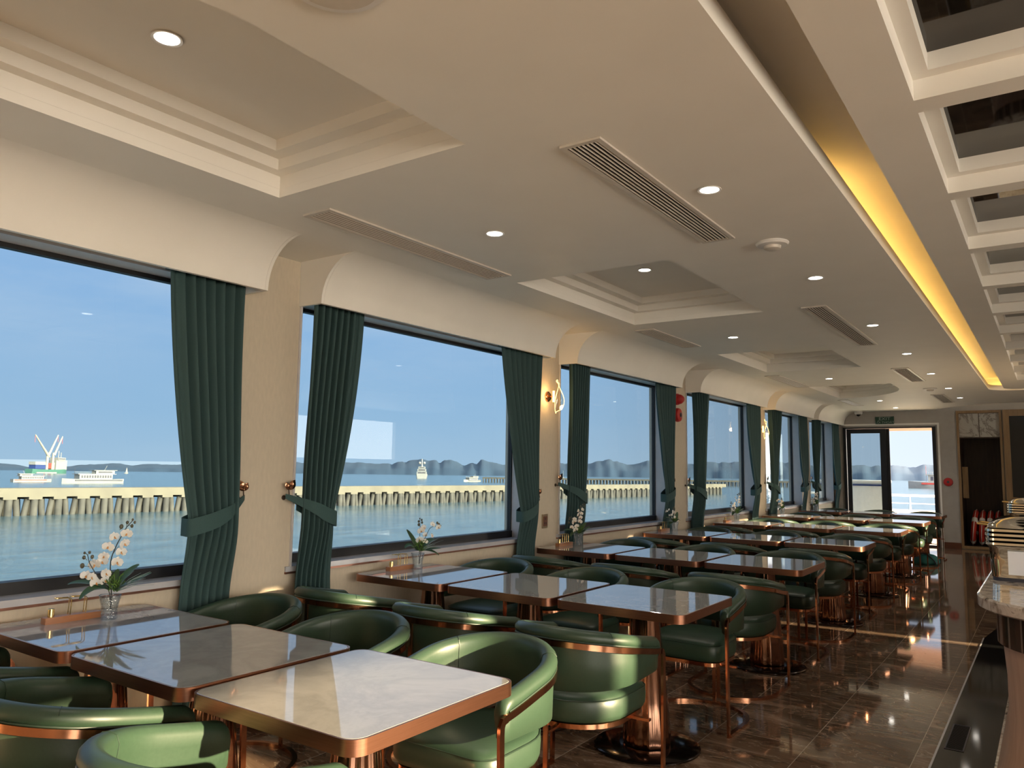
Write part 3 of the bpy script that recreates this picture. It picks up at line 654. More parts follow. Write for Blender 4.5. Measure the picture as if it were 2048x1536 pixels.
def text(body, size, loc, rot, mat, name, parent=None, ext=.0015, ax='CENTER', sx=1):
    c = bpy.data.curves.new('t', 'FONT'); c.body = body; c.size = size; c.extrude = ext; c.align_x = ax; c.align_y = 'CENTER'
    o = bpy.data.objects.new('t', c); COL.objects.link(o); bpy.context.view_layer.update()
    me = bpy.data.meshes.new_from_object(o.evaluated_get(bpy.context.evaluated_depsgraph_get())); bpy.data.objects.remove(o)
    me.materials.clear(); me.materials.append(MAT[mat]); n = bpy.data.objects.new(name, me); COL.objects.link(n)
    n.location = loc; n.rotation_euler = rot; n.scale = (sx, 1, 1)
    if parent: n.parent = parent
    return n
def wall_items():
    # exit sign
    r = empty('exit_sign', (-2.725, YF, 2.465)); MB().box(-.17, .17, -.035, -.001, -.075, .075).build('sign_box', 'sign_green', r)
    text('EXIT', .085, (0, -.0365, .030), (R_(90), 0, 0), 'sign_white', 'lettering', r, sx=1.25); text('L\u1ed0I THO\u00c1T', .06, (0, -.0365, -.042), (R_(90), 0, 0), 'sign_white', 'lettering', r, sx=1.15)
    tag(r, 'dark green exit sign above the sliding door', 'sign')
    def bell(x, y, z, rad, facing, lab):
        r = empty('fire_alarm', (x, y, z)); M = Matrix.Rotation(R_(90), 4, 'X') if facing == 'y' else Matrix.Rotation(R_(90), 4, 'Y')
        MB().lathe([(rad, 0), (rad, .02), (rad*.9, .04), (rad*.5, .05)], 28).xf(M).build('housing', 'red_plastic', r)
        MB().lathe([(rad*.28, .05), (rad*.28, .056), (.001, .058)], 16).xf(M).build('grille', 'boat_dark', r); tag(r, lab, 'fire alarm'); return r
    bell(-1.65, YF, 1.255, .082, 'y', 'red round fire alarm on the end wall right of the door')
    r = bell(XL, 8.80, 2.08, .085, 'x', 'red round alarm sounder on the pillar beyond the third window')
    MB().box(.05, .056, -.012, .012, -.03, .03).build('symbol', 'sign_white', r)
    r = empty('alarm_light', (XL, 8.80, 2.27)); MB().lathe([(.07, 0), (.07, .02)], 20).xf(Matrix.Rotation(R_(90), 4, 'Y')).build('base', 'red_plastic', r)
    MB().lathe([(.062, .02), (.055, .06), (.03, .09), (.001, .1)], 20).xf(Matrix.Rotation(R_(90), 4, 'Y')).build('lens', 'red_plastic', r); tag(r, 'red beacon lamp on the pillar just above the alarm sounder', 'alarm light')
    # socket
    r = empty('wall_socket', (XL, 5.83, .955)); MB().box(.0, .008, -.045, .045, -.06, .06).build('plate', 'brass_socket', r)
    MB().box(.008, .011, -.03, .03, -.042, .042).build('face', 'sill_copper', r); m = MB(); m.box(.011, .012, -.004, .004, .01, .03); m.box(.011, .012, -.016, -.008, -.025, -.01); m.box(.011, .012, .008, .016, -.025, -.01); m.build('pin_hole', 'boat_dark', r)
    tag(r, 'brass wall socket on the pillar beneath the wall lamp', 'wall socket')
    # sconces
    def sconce(y, lab):
        r = empty('wall_sconce', (XL, y, 2.06)); M = Matrix.Rotation(R_(90), 4, 'Y')
        MB().lathe([(.045, 0), (.045, .012), (.038, .018), (.012, .02)], 28).xf(M).build('wall_plate', 'copper_metal', r)
        MB().tube([(.018, 0, 0), (.06, 0, 0)], .008, 10).build('arm', 'copper_metal', r)
        MB().tube([(.066, .0, -.05), (.066, .0, .05)], .010, 12).build('light_bar', 'sconce_glow', r)
        def blade(u, v):
            w = .052*math.sin(math.pi*(.10+.80*v))**.6; a = .5+1.9*v; q = (u-.5)*2
            return (.088+q*w*math.cos(a)+.02*(q*q), .022+q*w*math.sin(a)+.012*math.sin(v*5), -.135+.27*v+.018*q)
        o = MB().grid(14, 16, blade).build('shade', 'acrylic', r, angle=80, fix=False)
        ed = MB()
        ed.tube([blade(u/20, 0) for u in range(21)]+[blade(1, v/20) for v in range(1, 21)]+[blade(1-u/20, 1) for u in range(1, 21)]+[blade(0, 1-v/20) for v in range(1, 20)], .0022, 6, closed=True)
        ed.build('shade_edge', 'sconce_glow', r)
        l = bpy.data.lights.new('sconce_light', 'POINT'); l.energy = 1.6; l.color = (1, .62, .25); l.shadow_soft_size = .03
        lo = bpy.data.objects.new('sconce_light', l); COL.objects.link(lo); lo.parent = r; lo.location = (.10, -.03, 0)
        tag(r, lab, 'wall lamp', 'glowing twisted wall lamps')
    sconce(5.86, 'glowing twisted acrylic wall lamp on the pillar above the brass socket'); sconce(12.0, 'small glowing acrylic wall lamp on the pillar beyond the fourth window')
    # cabinet niche in the front wall
    r = empty('wall_cabinet', (-1.10, YF, 0)); m = MB(); m.plate([(-.37, .01), (.37, .01), (.37, 2.62), (-.37, 2.62)], [[(-.33, .06), (.33, .06), (.33, 2.57), (-.33, 2.57)]], -.02, .06)
    m.xf(Matrix(((1, 0, 0, 0), (0, 0, 1, 0), (0, 1, 0, 0), (0, 0, 0, 1)))); m.build('door_frame', 'oak_wood', r)
    for a, b in ((-.328, -.006), (.006, .328)): MB().box(a, b, .035, .045, 2.115, 2.565).build('marble_panel', 'panel_marble', r)
    MB().box(-.006, .006, .03, .047, 2.115, 2.565).build('divider', 'dark_wood', r); MB().box(-.33, .33, .02, .05, 2.095, 2.112).build('rail', 'dark_wood', r)
    m = MB(); m.box(-.35, .35, .86, .88, .03, 2.6); m.box(-.352, -.335, .061, .86, .03, 2.6); m.box(.335, .352, .061, .86, .03, 2.6); m.box(-.335, .335, .061, .86, .03, .05); m.box(-.335, .335, .061, .86, 2.59, 2.6); m.build('carcass', 'dark_wood', r)
    MB().box(-.325, -.23, .20, .215, .95, 1.55).build('inner_panel', 'oak_wood', r); tag(r, 'tall wood framed cabinet niche with marble top panel and life rings', 'cabinet')
    for k, (x, z0, y, ry, rz) in enumerate(((-1.275, .395, YF+.45, 7, 0), (-1.145, .388, YF+.46, 4, 0), (-1.02, .388, YF+.48, 4, 0), (-.89, .385, YF+.46, 3, 0))):
        o = empty('life_ring', (x, y, z0-.0)); o.rotation_euler = (0, R_(ry), 0); rm, rt = .275, .055
        M = Matrix.Rotation(R_(90), 4, 'Y')
        ring = [(rm*math.cos(2*math.pi*a/48), rm*math.sin(2*math.pi*a/48), 0) for a in range(48)]
        secf = [(rt*.85*math.cos(2*math.pi*q/14), rt*math.sin(2*math.pi*q/14)) for q in range(14)]
        MB().sweep(ring, [(b*1.1, a*1.0) for a, b in secf], closed=True).xf(M).build('ring', 'buoy_red', o, angle=80)
        for a0 in (232, 142, 52, 322):
            arc = [(rm*math.cos(R_(a0+t*4)), rm*math.sin(R_(a0+t*4)), 0) for t in range(5)]
            MB().sweep(arc, [(b*1.14, a*1.05) for a, b in secf]).xf(M).build('reflective_band', 'buoy_white', o, angle=60)
        rp = [((rm+rt*1.08+.028*abs(math.sin(R_(2*(a*360/72)))))*math.cos(R_(a*5)), (rm+rt*1.08+.02*abs(math.sin(R_(a*10))))*math.sin(R_(a*5)), .0) for a in range(72)]
        MB().tube(rp, .006, 6, closed=True).xf(M).build('grab_line', 'rope_white', o)
        tag(o, ['red life ring leaning outermost left in the wooden niche', 'red life ring second from the left in the niche', 'red life ring third from the left in the niche', 'red life ring farthest right in the niche, partly hidden'][k], 'life ring', 'red life rings stored in the wooden niche')
    # black display panel in wood frame
    r = empty('display_panel', (.05, YF, 0)); m = MB(); m.plate([(-.76, .02), (.9, .02), (.9, 2.62), (-.76, 2.62)], [[(-.66, 1.0), (.8, 1.0), (.8, 2.50), (-.66, 2.50)]], -.05, -.001); m.xf(Matrix(((1, 0, 0, 0), (0, 0, 1, 0), (0, 1, 0, 0), (0, 0, 0, 1)))); m.build('frame', 'oak_wood', r)
    MB().box(-.66, .8, -.02, -.002, 1.0, 2.5).build('screen', 'matt_black', r); tag(r, 'large black screen in a wood framed panel right of niche', 'screen')
noisy('brass_socket', (.50, .40, .28), (.45, .36, .25), 20, .3, .8)
wall_items()

# ------------------------------------------------------------------ table tops: flower vases and condiment stands
def bez(p0, p1, p2, p3, n=14):
    out = []
    for i in range(n+1):
        t = i/n; out.append(p0*(1-t)**3+p1*3*t*(1-t)**2+p2*3*t*t*(1-t)+p3*t**3)
    return out
UDIR = Vector((.47, .883, 0)); DDIR = Vector((-.883, .47, 0))   # how the sprays fan out: along and away from the window
def petal_mesh(mb, c, U, V, N, ang, ln, wd, cup):
    d = U*math.cos(ang)+V*math.sin(ang); e = V*math.cos(ang)-U*math.sin(ang); rows = []
    for k in range(6):
        t = k/5; w = wd*math.sin(math.pi*(.12+.80*t))**.7*(1 if t < 1 else .25); q = c+d*ln*t+N*(cup*t*t)
        rows.append([tuple(q-e*w-N*w*.15), tuple(q-e*w*.5), tuple(q+N*.001), tuple(q+e*w*.5), tuple(q+e*w-N*w*.15)])
    o = len(mb.v); mb.v += [p for r in rows for p in r]
    for i in range(5):
        for j in range(4): a = o+i*5+j; mb.f.append((a, a+1, a+6, a+5))
def bloom(parent, c, s, rnd):
    N = (-DDIR*rnd.uniform(.6, 1)+UDIR*rnd.uniform(-.7, .7)+Vector((0, 0, rnd.uniform(-.25, .3)))).normalized()
    U = N.cross(Vector((0, 0, 1))).normalized(); V = U.cross(N); tw = rnd.uniform(-.4, .4); m = MB()
    for a, l, w in ((90, .92, .34), (205, .9, .32), (335, .9, .32)): petal_mesh(m, c-N*.001, U, V, N, R_(a)+tw, s*l, s*w, .004)
    for a in (8, 172): petal_mesh(m, c+N*.001, U, V, N, R_(a)+tw, s, s*.60, .003)
    b = m.build('bloom', 'petal_white', parent, angle=80, fix=False); k = MB()
    k.sphere(c+N*.004, s*.11, 8, 6); petal_mesh(k, c+N*.003, U, V, N, R_(255)+tw, s*.36, s*.11, .010); petal_mesh(k, c+N*.003, U, V, N, R_(285)+tw, s*.36, s*.11, .010)
    k.build('bloom_centre', 'petal_centre', b, fix=False)
def leaf(parent, base, tip, wd, sag, name='leaf', mat='leaf_green', rnd=None):
    mid = (base+tip)/2+Vector((0, 0, sag)); pts = bez(base, base*.5+mid*.5+Vector((0, 0, sag*.5)), mid*.5+tip*.5+Vector((0, 0, sag*.6)), tip, 12); rings = []
    for i, p in enumerate(pts):
        t = i/12; tt = (pts[min(i+1, 12)]-pts[max(i-1, 0)]).normalized(); sd = tt.cross(Vector((.35, -.2, 1))).normalized(); up = sd.cross(tt)
        w = wd*math.sin(math.pi*(.06+.90*t))**.75
        rings.append([tuple(p-sd*w+up*w*.35), tuple(p+up*.001), tuple(p+sd*w+up*w*.35), tuple(p-up*.0012)])
    MB().loft(rings).build(name, mat, parent, angle=70)
def spray(loc, blooms, buds, stems, leaves, bs, seed, lab, sc_=1.0, flip=1):
    rnd = random.Random(seed); r = empty('orchid_spray', loc)
    def P(u, w, d=0): return UDIR*u*sc_*flip+Vector((0, 0, w*sc_))+DDIR*d*sc_
    for pts, rad in stems:
        q = [P(*p) for p in pts]; dense = []
        for i in range(len(q)-1):
            for k in range(5):
                t = k/5; p0, p1, p2, p3 = q[max(i-1, 0)], q[i], q[i+1], q[min(i+2, len(q)-1)]
                dense.append(.5*((2*p1)+(-p0+p2)*t+(2*p0-5*p1+4*p2-p3)*t*t+(-p0+3*p1-3*p2+p3)*t**3))
        dense.append(q[-1]); MB().tube(dense, lambda t: rad*(1-.4*t), 6).build('stem', 'stem_dark', r)
    for u, w, k in blooms: bloom(r, P(u, w, rnd.uniform(-.025, .02)), bs*k*sc_, rnd)
    for u, w, k in buds:
        c = P(u, w, 0); MB().sphere(c, .008*k*sc_, 9, 7, (1, 1, 1.25)).build('bud', 'bud_brown', r)
    for u0, w0, u1, w1, d, wd, sag in leaves: leaf(r, P(u0, w0, 0), P(u1, w1, d), wd*sc_, sag*sc_)
    m = MB()
    for i in range(46):
        a = P(rnd.uniform(-.010, .035), .115+rnd.uniform(0, .05), rnd.uniform(-.02, .02)); b = a+Vector((rnd.uniform(-.03, .03), rnd.uniform(-.03, .03), rnd.uniform(0, .045)))*sc_
        m.tube([a, (a+b)/2+Vector((0, 0, .004)), b], .0022, 4)
    m.build('moss_tuft', 'moss_green', r)
    m = MB()
    for i in range(14):
        a = P(.02, .115, 0); b = P(.07+rnd.uniform(0, .11), .13+rnd.uniform(0, .07), rnd.uniform(-.04, .04)); m.tube([a, (a+b)/2+Vector((0, 0, .012)), b], lambda t: .0018*(1-.7*t), 4)
    m.build('fern_blade', 'grey_fern', r)
    tag(r, lab, 'flowers', 'white orchid sprays on the window-side tables'); return r
def vase(loc, lab, k=1.0):
    r = empty('glass_vase', loc); prof = [(.031, 0), (.034, .003), (.032, .03), (.034, .055), (.042, .09), (.044, .103), (.0415, .103), (.039, .09), (.030, .055), (.028, .03), (.028, .012), (.001, .011)]
    MB().lathe([(a*k, b*k) for a, b in prof], 32).build('bowl', 'vase_crystal', r, angle=60)
    MB().lathe([(.0435*k, .1035*k), (.0445*k, .1015*k), (.0435*k, .0995*k)], 32, cap=False).build('rim', 'vase_crystal', r)
    tag(r, lab, 'vase', 'cut glass vases on the window-side tables')
def stand(loc, lab):
    r = empty('condiment_stand', loc); MB().loft([[(x, y, z) for x, y in rrect(.021, .115, .003, 2)] for z in (0, .026)]).build('wooden_block', 'orange_wood', r)
    MB().lathe([(.0125, .026), (.0125, .058), (.011, .060)], 20, c=(0, -.085, 0)).build('brass_cylinder', 'brass_metal', r)
    for y0 in (-.012, .052):
        m = MB()
        for dx in (-.010, .010): m.tube([(dx, y0, .024), (dx, y0+.003, .090), (dx, y0-.004, .097), (dx-.008, y0-.050, .099)], .0021, 6)
        m.tube([(-.018, y0-.050, .099), (-.018, y0-.056, .099), (.002, y0-.056, .099), (.002, y0-.050, .099)], .0016, 6)
        m.build('wire_holder', 'brass_metal', r)
    tag(r, lab, 'condiment stand', 'wooden condiment stands on the window-side tables')
def table_dressing():
    def A(cx, cy): return ((130+cx/6.4-221)/453, (1238-(1020+cy/6.4))/453)
    def B(cx, cy): return ((780+cx/12.8-827)/298, (1137-(1030+cy/12.8))/298)
    bl = [(*A(x, y), k) for x, y, k in ((720, 345, 1), (700, 465, 1), (670, 580, 1.05), (630, 695, 1.1), (580, 385, .95), (520, 500, 1), (480, 625, .9), (385, 725, 1.15), (465, 690, 1.0), (300, 850, 1), (415, 950, 1.15), (515, 830, 1), (510, 925, .95), (360, 860, .9))]
    bu = [(*A(x, y), k) for x, y, k in ((655, 255, 1.1), (720, 205, .8), (805, 205, .7), (775, 250, .85), (780, 170, .6), (250, 725, 1.15), (262, 625, .9), (320, 565, .7), (352, 620, .9), (265, 570, .6))]
    st = [([A(600, 1300), A(590, 1050), A(560, 700), A(610, 500), A(660, 380), A(712, 270), A(785, 175)], .0028), ([A(595, 1280), A(560, 1040), A(440, 880), A(380, 790), A(325, 690), A(300, 600), A(268, 570)], .0024),
          ([A(640, 300), A(650, 262)], .0015), ([A(712, 270), A(718, 205)], .0012), ([A(735, 240), A(775, 250)], .0012), ([A(330, 740), A(250, 728)], .0014), ([A(325, 680), A(352, 625)], .0012), ([A(300, 660), A(262, 625)], .0012), ([A(300, 600), A(320, 565)], .0012), ([A(560, 560), A(520, 500)], .0014), ([A(570, 600), A(640, 500)], .0014)]
    lv = [(.0, .125, *A(105, 955), .03, .018, .02), (-.005, .12, *A(250, 1120), -.03, .022, .035), (.01, .125, *A(890, 745), .02, .020, .01), (.01, .12, *A(1040, 860), .03, .016, .0), (.01, .14, *A(655, 780), -.01, .018, .0), (.02, .12, *A(760, 960), -.04, .02, .0)]
    bl2 = [(*B(x, y), k) for x, y, k in ((650, 420, 1), (720, 350, .95), (650, 660, 1.1), (800, 540, .9), (960, 270, .85), (1100, 345, .85), (960, 560, .8), (770, 690, .8))]
    bu2 = [(*B(x, y), k) for x, y, k in ((605, 270, 1.1), (600, 190, .9), (680, 155, .8), (690, 220, .9), (630, 120, .6), (1105, 240, 1), (1155, 270, .8), (1200, 310, .6), (1180, 360, .6))]
    st2 = [([B(640, 1250), B(640, 900), B(640, 600), B(640, 300), B(632, 130)], .0024), ([B(650, 1230), B(700, 850), B(860, 450), B(960, 340), B(1180, 310)], .0022)]
    lv2 = [(.0, .125, *B(325, 400), .03, .024, .0), (-.01, .12, *B(255, 840), .0, .022, .03), (.0, .12, *B(1110, 680), .03, .026, .02), (.01, .12, *B(1185, 870), -.02, .014, .0), (.01, .115, *B(1110, 1035), -.04, .016, .02), (.0, .12, *B(860, 700), .0, .02, .0)]
    V = [(-3.37, 1.815), (-3.46, 3.90), (-3.44, 5.98), (-3.44, 8.10), (-3.44, 10.14), (-3.44, 12.25), (-3.44, 14.30)]
    for i, (x, y) in enumerate(V):
        z = .7505; rw = ROWN[i]
        vase((x, y, z), 'clear cut glass vase holding orchids on the window-side table of the %s row' % rw)
        if i == 0: spray((x, y, z), bl, bu, st, lv, .026, 3, 'tall white orchid spray with dark buds on the nearest window-side table')
        else: spray((x, y, z), bl2 if i % 2 else bl, bu2 if i % 2 else bu, st2 if i % 2 else st, lv2 if i % 2 else lv, .027 if i % 2 else .026, 3+i, 'white orchid spray with green leaves on the %s row window-side table' % rw, [1, 1, .86, .8, .9, .8, .8][i], [1, 1, 1, -1, 1, -1, 1][i])
        sx, sy = (-3.465, y-.11) if i == 0 else (-3.53, y-.09)
        if i < 5: stand((sx, sy, z), 'wooden stand with brass wires by the vase on the %s row window-side table' % rw)
table_dressing()

# ------------------------------------------------------------------ buffet counter, chafing dishes, bag, drain
def buffet():
    def outl(x0, x1, y0, y1, r, g=0):
        o = [(x1-g, y0+.0+g), (x1-g, y1-g), (x0+g, y1-g)]; cx, cy = x0+r, y0+r*1.1
        o += [(cx-(r-g)*math.cos(R_(a)), cy-(r*1.1-g)*math.sin(R_(a))) for a in range(0, 91, 9)]
        return o
    for (x0, x1, y0, y1, r, lab, c2) in ((-.305, 1.25, 3.68, 7.3, .42, 'curved granite topped buffet counter at the right edge nearest the camera', 1), (-.36, 1.25, 8.15, 11.9, .3, 'granite topped buffet counter farther back beyond the first counter', 0)):
        t = empty('buffet_counter', (0, 0, 0)); E_ = lambda g, z: [(x, y, z) for x, y in outl(x0, x1, y0, y1, r, g)]
        MB().loft([E_(.012, .845), E_(0, .853), E_(0, .892), E_(.010, .90)]).build('worktop', 'counter_granite', t)
        MB().loft([E_(.07, .70), E_(.07, .845)]).build('apron', 'strip_cladding', t)
        MB().loft([E_(g, z) for g, z in ((.02, .0), (.022, .04), (.05, .12), (.085, .24), (.10, .40), (.10, .55), (.09, .70))]).build('body', 'pink_wood', t)
        MB().loft([E_(g, z) for g, z in ((.005, .0), (.005, .012), (.019, .015))]).build('plinth', 'counter_granite', t)
        tag(t, lab, 'counter')
    def chafer(x, y, z, rz, lab, sx=.19, sy=.30):
        t = empty('chafing_dish', (x, y, z), rz); RR = lambda g, z_: [(a, b, z_) for a, b in rrect(sx-g, sy-g, .045, 5)]
        MB().loft([RR(.02, .0), RR(.02, .018)]).build('base', 'boat_dark', t)
        MB().loft([RR(.018, .018), RR(.014, .10), RR(.010, .165), RR(.004, .172)]).build('body', 'steel_chrome', t, angle=50)
        m = MB()
        for k in range(4): m.loft([RR(.008, .172+k*.022), RR(-.004, .177+k*.022), RR(-.004, .188+k*.022), RR(.008, .193+k*.022)])
        m.build('rim', 'steel_chrome', t, angle=50)
        MB().loft([RR(.004, .26), RR(.012, .278), RR(.05, .298), RR(.10, .310), RR(.16, .314)]).build('lid', 'steel_chrome', t, angle=60)
        m = MB(); m.tube([(-sx+.01, -.10, .262), (-sx-.045, -.095, .268), (-sx-.05, 0, .27), (-sx-.045, .095, .268), (-sx+.01, .10, .262)], .006, 8); m.build('handle', 'brass_metal', t)
        MB().box(-.10, .12, -sy+.005, -sy+.0085, .035, .15).build('menu_card', 'card_white', t)
        tag(t, lab, 'chafing dish', 'chrome chafing dishes on the buffet')
    chafer(-.10, 4.88, .9, 0, 'shiny chrome chafing dish nearest the camera on the granite counter')
    chafer(-.16, 8.75, .9, 0, 'chrome chafing dish with brass handle on the farther buffet counter')
    r = empty('shoulder_bag', (-1.70, 13.83, 0)); rings = []
    for z, k, sh in ((0, .92, 0), (.03, 1.05, .01), (.08, 1.0, .02), (.125, .78, .035), (.155, .45, .05), (.165, .15, .055)):
        rings.append([((.17*k*(1+.10*math.sin(a*R_(30)*2+z*20)))*math.cos(a*R_(15))+sh, .085*k*(1+.10*math.sin(a*R_(15)*3+z*15))*math.sin(a*R_(15)), z) for a in range(24)])
    MB().loft(rings).build('body', 'bag_teal', r, angle=80); MB().tube([(-.08, 0, .13), (-.06, -.03, .175), (.05, -.06, .16), (.13, -.06, .07), (.16, -.06, .02)], .009, 7).build('strap', 'boat_dark', r)
    tag(r, 'slumped teal bag on the floor under the far aisle-end tables', 'bag')
    r = empty('floor_drain', (-.488, 4.98, .003)); MB().plate([(-.045, -.24), (.045, -.24), (.045, .24), (-.045, .24)], [[(-.038, -.232), (.038, -.232), (.038, .232), (-.038, .232)]], 0, .003).build('frame', 'boat_dark', r)
    m = MB()
    for k in range(40): m.box(-.038, .038, -.23+k*.0115, -.2245+k*.0115, .0, .0022)
    m.build('grate', 'vent_dark', r); tag(r, 'narrow dark floor drain grate in the black stone strip', 'floor drain')
noisy('card_white', (.75, .75, .78), (.70, .70, .74), 6, .6)
buffet()

# ------------------------------------------------------------------ outside: sea, hills, piers, boats (the sea level is tilted a little because the ship heels)
TILT = (Matrix.Translation((0, 0, EYE)) @ (Matrix.Rotation(R_(-.38), 4, 'X') @ Matrix.Rotation(R_(-.46), 4, 'Y')) @ Matrix.Translation((0, 0, -EYE)))
SEA = EYE-5.0
def afloat(o):
    o.matrix_world = TILT @ (Matrix.Translation(o.location) @ o.rotation_euler.to_matrix().to_4x4() @ Matrix.Diagonal((*o.scale, 1))); return o
def sea_and_hills():
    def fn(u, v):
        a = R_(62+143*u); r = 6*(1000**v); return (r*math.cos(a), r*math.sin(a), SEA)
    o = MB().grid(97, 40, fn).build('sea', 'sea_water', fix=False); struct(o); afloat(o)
    prof = [(-100, 16), (-90, 24), (-82, 12), (-75, 20), (-68.3, 18), (-67.5, 15), (-66.7, 6), (-65.9, 18), (-64.8, 10), (-63.4, 18), (-61.8, 25), (-61, 17), (-59.9, 24), (-58.6, 21), (-57.8, 24), (-55, 30), (-52, 27), (-50, 36), (-48.7, 37), (-46.9, 41), (-45.2, 38), (-43.8, 36), (-42.7, 46), (-41.7, 56), (-41.2, 51), (-40.5, 54), (-40.2, 44), (-39.7, 57), (-39.2, 54), (-38.4, 34), (-37.8, 46), (-37.5, 39), (-37.1, 59), (-36.6, 51), (-36.2, 50), (-35.5, 40), (-33.9, 40), (-32, 49), (-29.6, 46), (-27.7, 62), (-26.1, 45), (-25, 59), (-23.3, 54), (-21.9, 51), (-20.8, 60), (-19.4, 54), (-18.7, 61), (-17.1, 56), (-15.8, 58), (-13.8, 48), (-11.9, 43), (-11.4, 45), (-10.9, 49), (-10, 44), (-9.1, 43), (-8.6, 47), (-8.1, 50), (-7.7, 42), (-6.9, 47), (-6.3, 51), (-4, 40), (0, 52), (6, 35), (12, 8)]
    def hh(a):
        for (a0, h0), (a1, h1) in zip(prof, prof[1:]):
            if a0 <= a <= a1:
                t = (a-a0)/(a1-a0); t = t*t*(3-2*t); return h0+(h1-h0)*t
        return 0
    NA, NR = 760, 16
    def hf(u, v):
        az = -100+112*u; r = 2650+700*v
        crest = (hh(az)+5)*(1+.10*abs(noise.noise(Vector((az*1.1, 0, 5))))*2-.09+.05*noise.noise(Vector((az*4, 2, 5))))
        side = min(1, v*2.2)**.55 if v < .5 else max(0, (1-v)*2)**.5
        n = noise.noise(Vector((az*2.2, v*3, 0)))*.05+noise.noise(Vector((az*7, v*9, 3)))*.035
        z = crest*side*(1+n*(1 if v < .4 else .3)) if 0 < v < 1 else -6
        rr = r+25*noise.noise(Vector((az*1.2, v*3, 8)))
        return (rr*math.sin(R_(az)), rr*math.cos(R_(az)), SEA+z)
    o = MB().grid(NA, NR, hf).build('hills', 'hill_haze_blue', fix=False, angle=60); struct(o); afloat(o)
sea_and_hills()
def piers():
    # near pier: straight from (-91,16) to (-79,224)
    r = empty('concrete_pier', (-91.6, 14, SEA)); d = Vector((12.6, 210, 0)); ln = d.length; ang = -math.atan2(d.x, d.y); r.rotation_euler.z = ang
    MB().box(-3.2, 0, 0, ln, 2.0, 2.92).build('deck_beam', 'concrete', r)
    rnd = random.Random(2); n = int(ln/2.45); spare = MB()
    caps = MB()
    for k in range(n):
        y = 1.2+k*2.45; caps.box(-3.1, .02, y-.66, y+.66, 1.72, 2.0); spare.tube([(-2.6, y+.5, -.6), (-2.2, y+.3, 1.9)], .34, 10); spare.tube([(-2.6, y+1.7, -.6), (-2.6, y+1.5, 1.9)], .34, 10)
        for j, (dx, dy0, dy1) in enumerate(((-.32, .0, .0), (-.6, 1.0, .72), (-.7, -.9, -.55))):
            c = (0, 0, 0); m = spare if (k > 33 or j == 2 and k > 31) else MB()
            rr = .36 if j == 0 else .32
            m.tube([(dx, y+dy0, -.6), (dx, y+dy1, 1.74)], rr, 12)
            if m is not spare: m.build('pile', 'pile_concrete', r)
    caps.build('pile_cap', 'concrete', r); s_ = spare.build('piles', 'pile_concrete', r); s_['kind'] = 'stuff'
    tag(r, 'long sunlit concrete pier on round piles standing in the water beyond the windows', 'pier'); afloat(r)
    r = empty('concrete_pier', (-287, 381, SEA)); d = Vector((190, 46, 0)); ln = d.length; r.rotation_euler.z = -math.atan2(d.x, d.y)
    MB().box(-4, 0, 0, ln, 2.2, 3.1).build('deck_beam', 'concrete', r); m = MB()
    for k in range(int(ln/1.9)): m.tube([(.5, .8+k*1.9, -.5), (.5, .8+k*1.9, 2.25)], .33, 8); m.tube([(-2, 1.4+k*1.9, -.5), (-2, 1.4+k*1.9, 2.25)], .33, 8)
    o = m.build('piles', 'pile_concrete', r); o['kind'] = 'stuff'
    tag(r, 'low distant pier on slender piles behind the near concrete pier', 'pier'); afloat(r)
piers()
def hull(mb, L, B, H, bow=.25, flare=.15, sheer=.25):
    """boat along +y from -L/2 (stern) to L/2 (bow); waterline z=0"""
    rings = []
    for k in range(13):
        t = k/12; y = -L/2+L*t; w = B/2*(1 if t < 1-bow else max(.03, math.cos((t-(1-bow))/bow*math.pi/2)))*(.86+.14*min(1, t*4))
        h = H*(1+sheer*(max(0, t-.55)/.45)**2+.12*(max(0, .2-t)/.2))
        rings.append([(-w*(1-flare), y, -.4), (-w, y, h*.6), (-w*(1+.02), y, h), (w*(1+.02), y, h), (w, y, h*.6), (w*(1-flare), y, -.4)])
    return mb.loft(rings)
def tour_boat(loc, rz, L, lab, accent='boat_dark', upper=True):
    r = empty('tour_boat', loc, rz); B = L*.22; H = L*.07
    hull(MB(), L, B, H).build('hull', 'hull_white', r, angle=50)
    m = MB(); m.box(-B/2-.12, B/2+.12, -L*.47, L*.33, H*.66, H*.94); m.build('rubbing_strake', accent, r)
    MB().box(-B*.42, B*.42, -L*.30, L*.26, H, H+L*.085).build('cabin', 'hull_white', r)
    for k in range(12):
        y = -L*.28+k*L*.044
        MB().box(-B*.435, B*.435, y, y+L*.028, H+L*.024, H+L*.068).build('window', 'boat_dark', r)
    MB().box(-B*.47, B*.47, -L*.36, L*.29, H+L*.085, H+L*.095).build('roof', 'hull_white', r)
    if upper:
        MB().box(-B*.34, B*.34, -L*.34, -L*.02, H+L*.095, H+L*.15).build('upper_cabin', 'hull_white', r); MB().box(-B*.40, B*.40, -L*.38, L*.02, H+L*.15, H+L*.158).build('canopy', 'hull_white', r)
        MB().box(-B*.35, B*.35, -L*.30, -L*.06, H+L*.11, H+L*.135).build('window', 'boat_dark', r)
    m = MB()
    for k in range(10):
        for sx in (-1, 1): m.tube([(sx*B*.42, L*.02+k*L*.026, H+L*.095), (sx*B*.42, L*.02+k*L*.026, H+L*.125)], .035, 5)
    for sx in (-1, 1): m.tube([(sx*B*.42, L*.02, H+L*.125), (sx*B*.42, L*.26, H+L*.125)], .035, 5)
    m.build('railing', 'hull_white', r)
    MB().tube([(0, L*.30, H*1.1), (0, L*.30, H+L*.20)], .05, 6).build('mast', accent, r); MB().tube([(0, -L*.20, H+L*.158), (0, -L*.24, H+L*.235)], .06, 6).build('mast', 'hull_white', r)
    tag(r, lab, 'boat'); afloat(r); return r
def box_part(r, name, mat, *b):
    return MB().box(*b).build(name, mat, r)
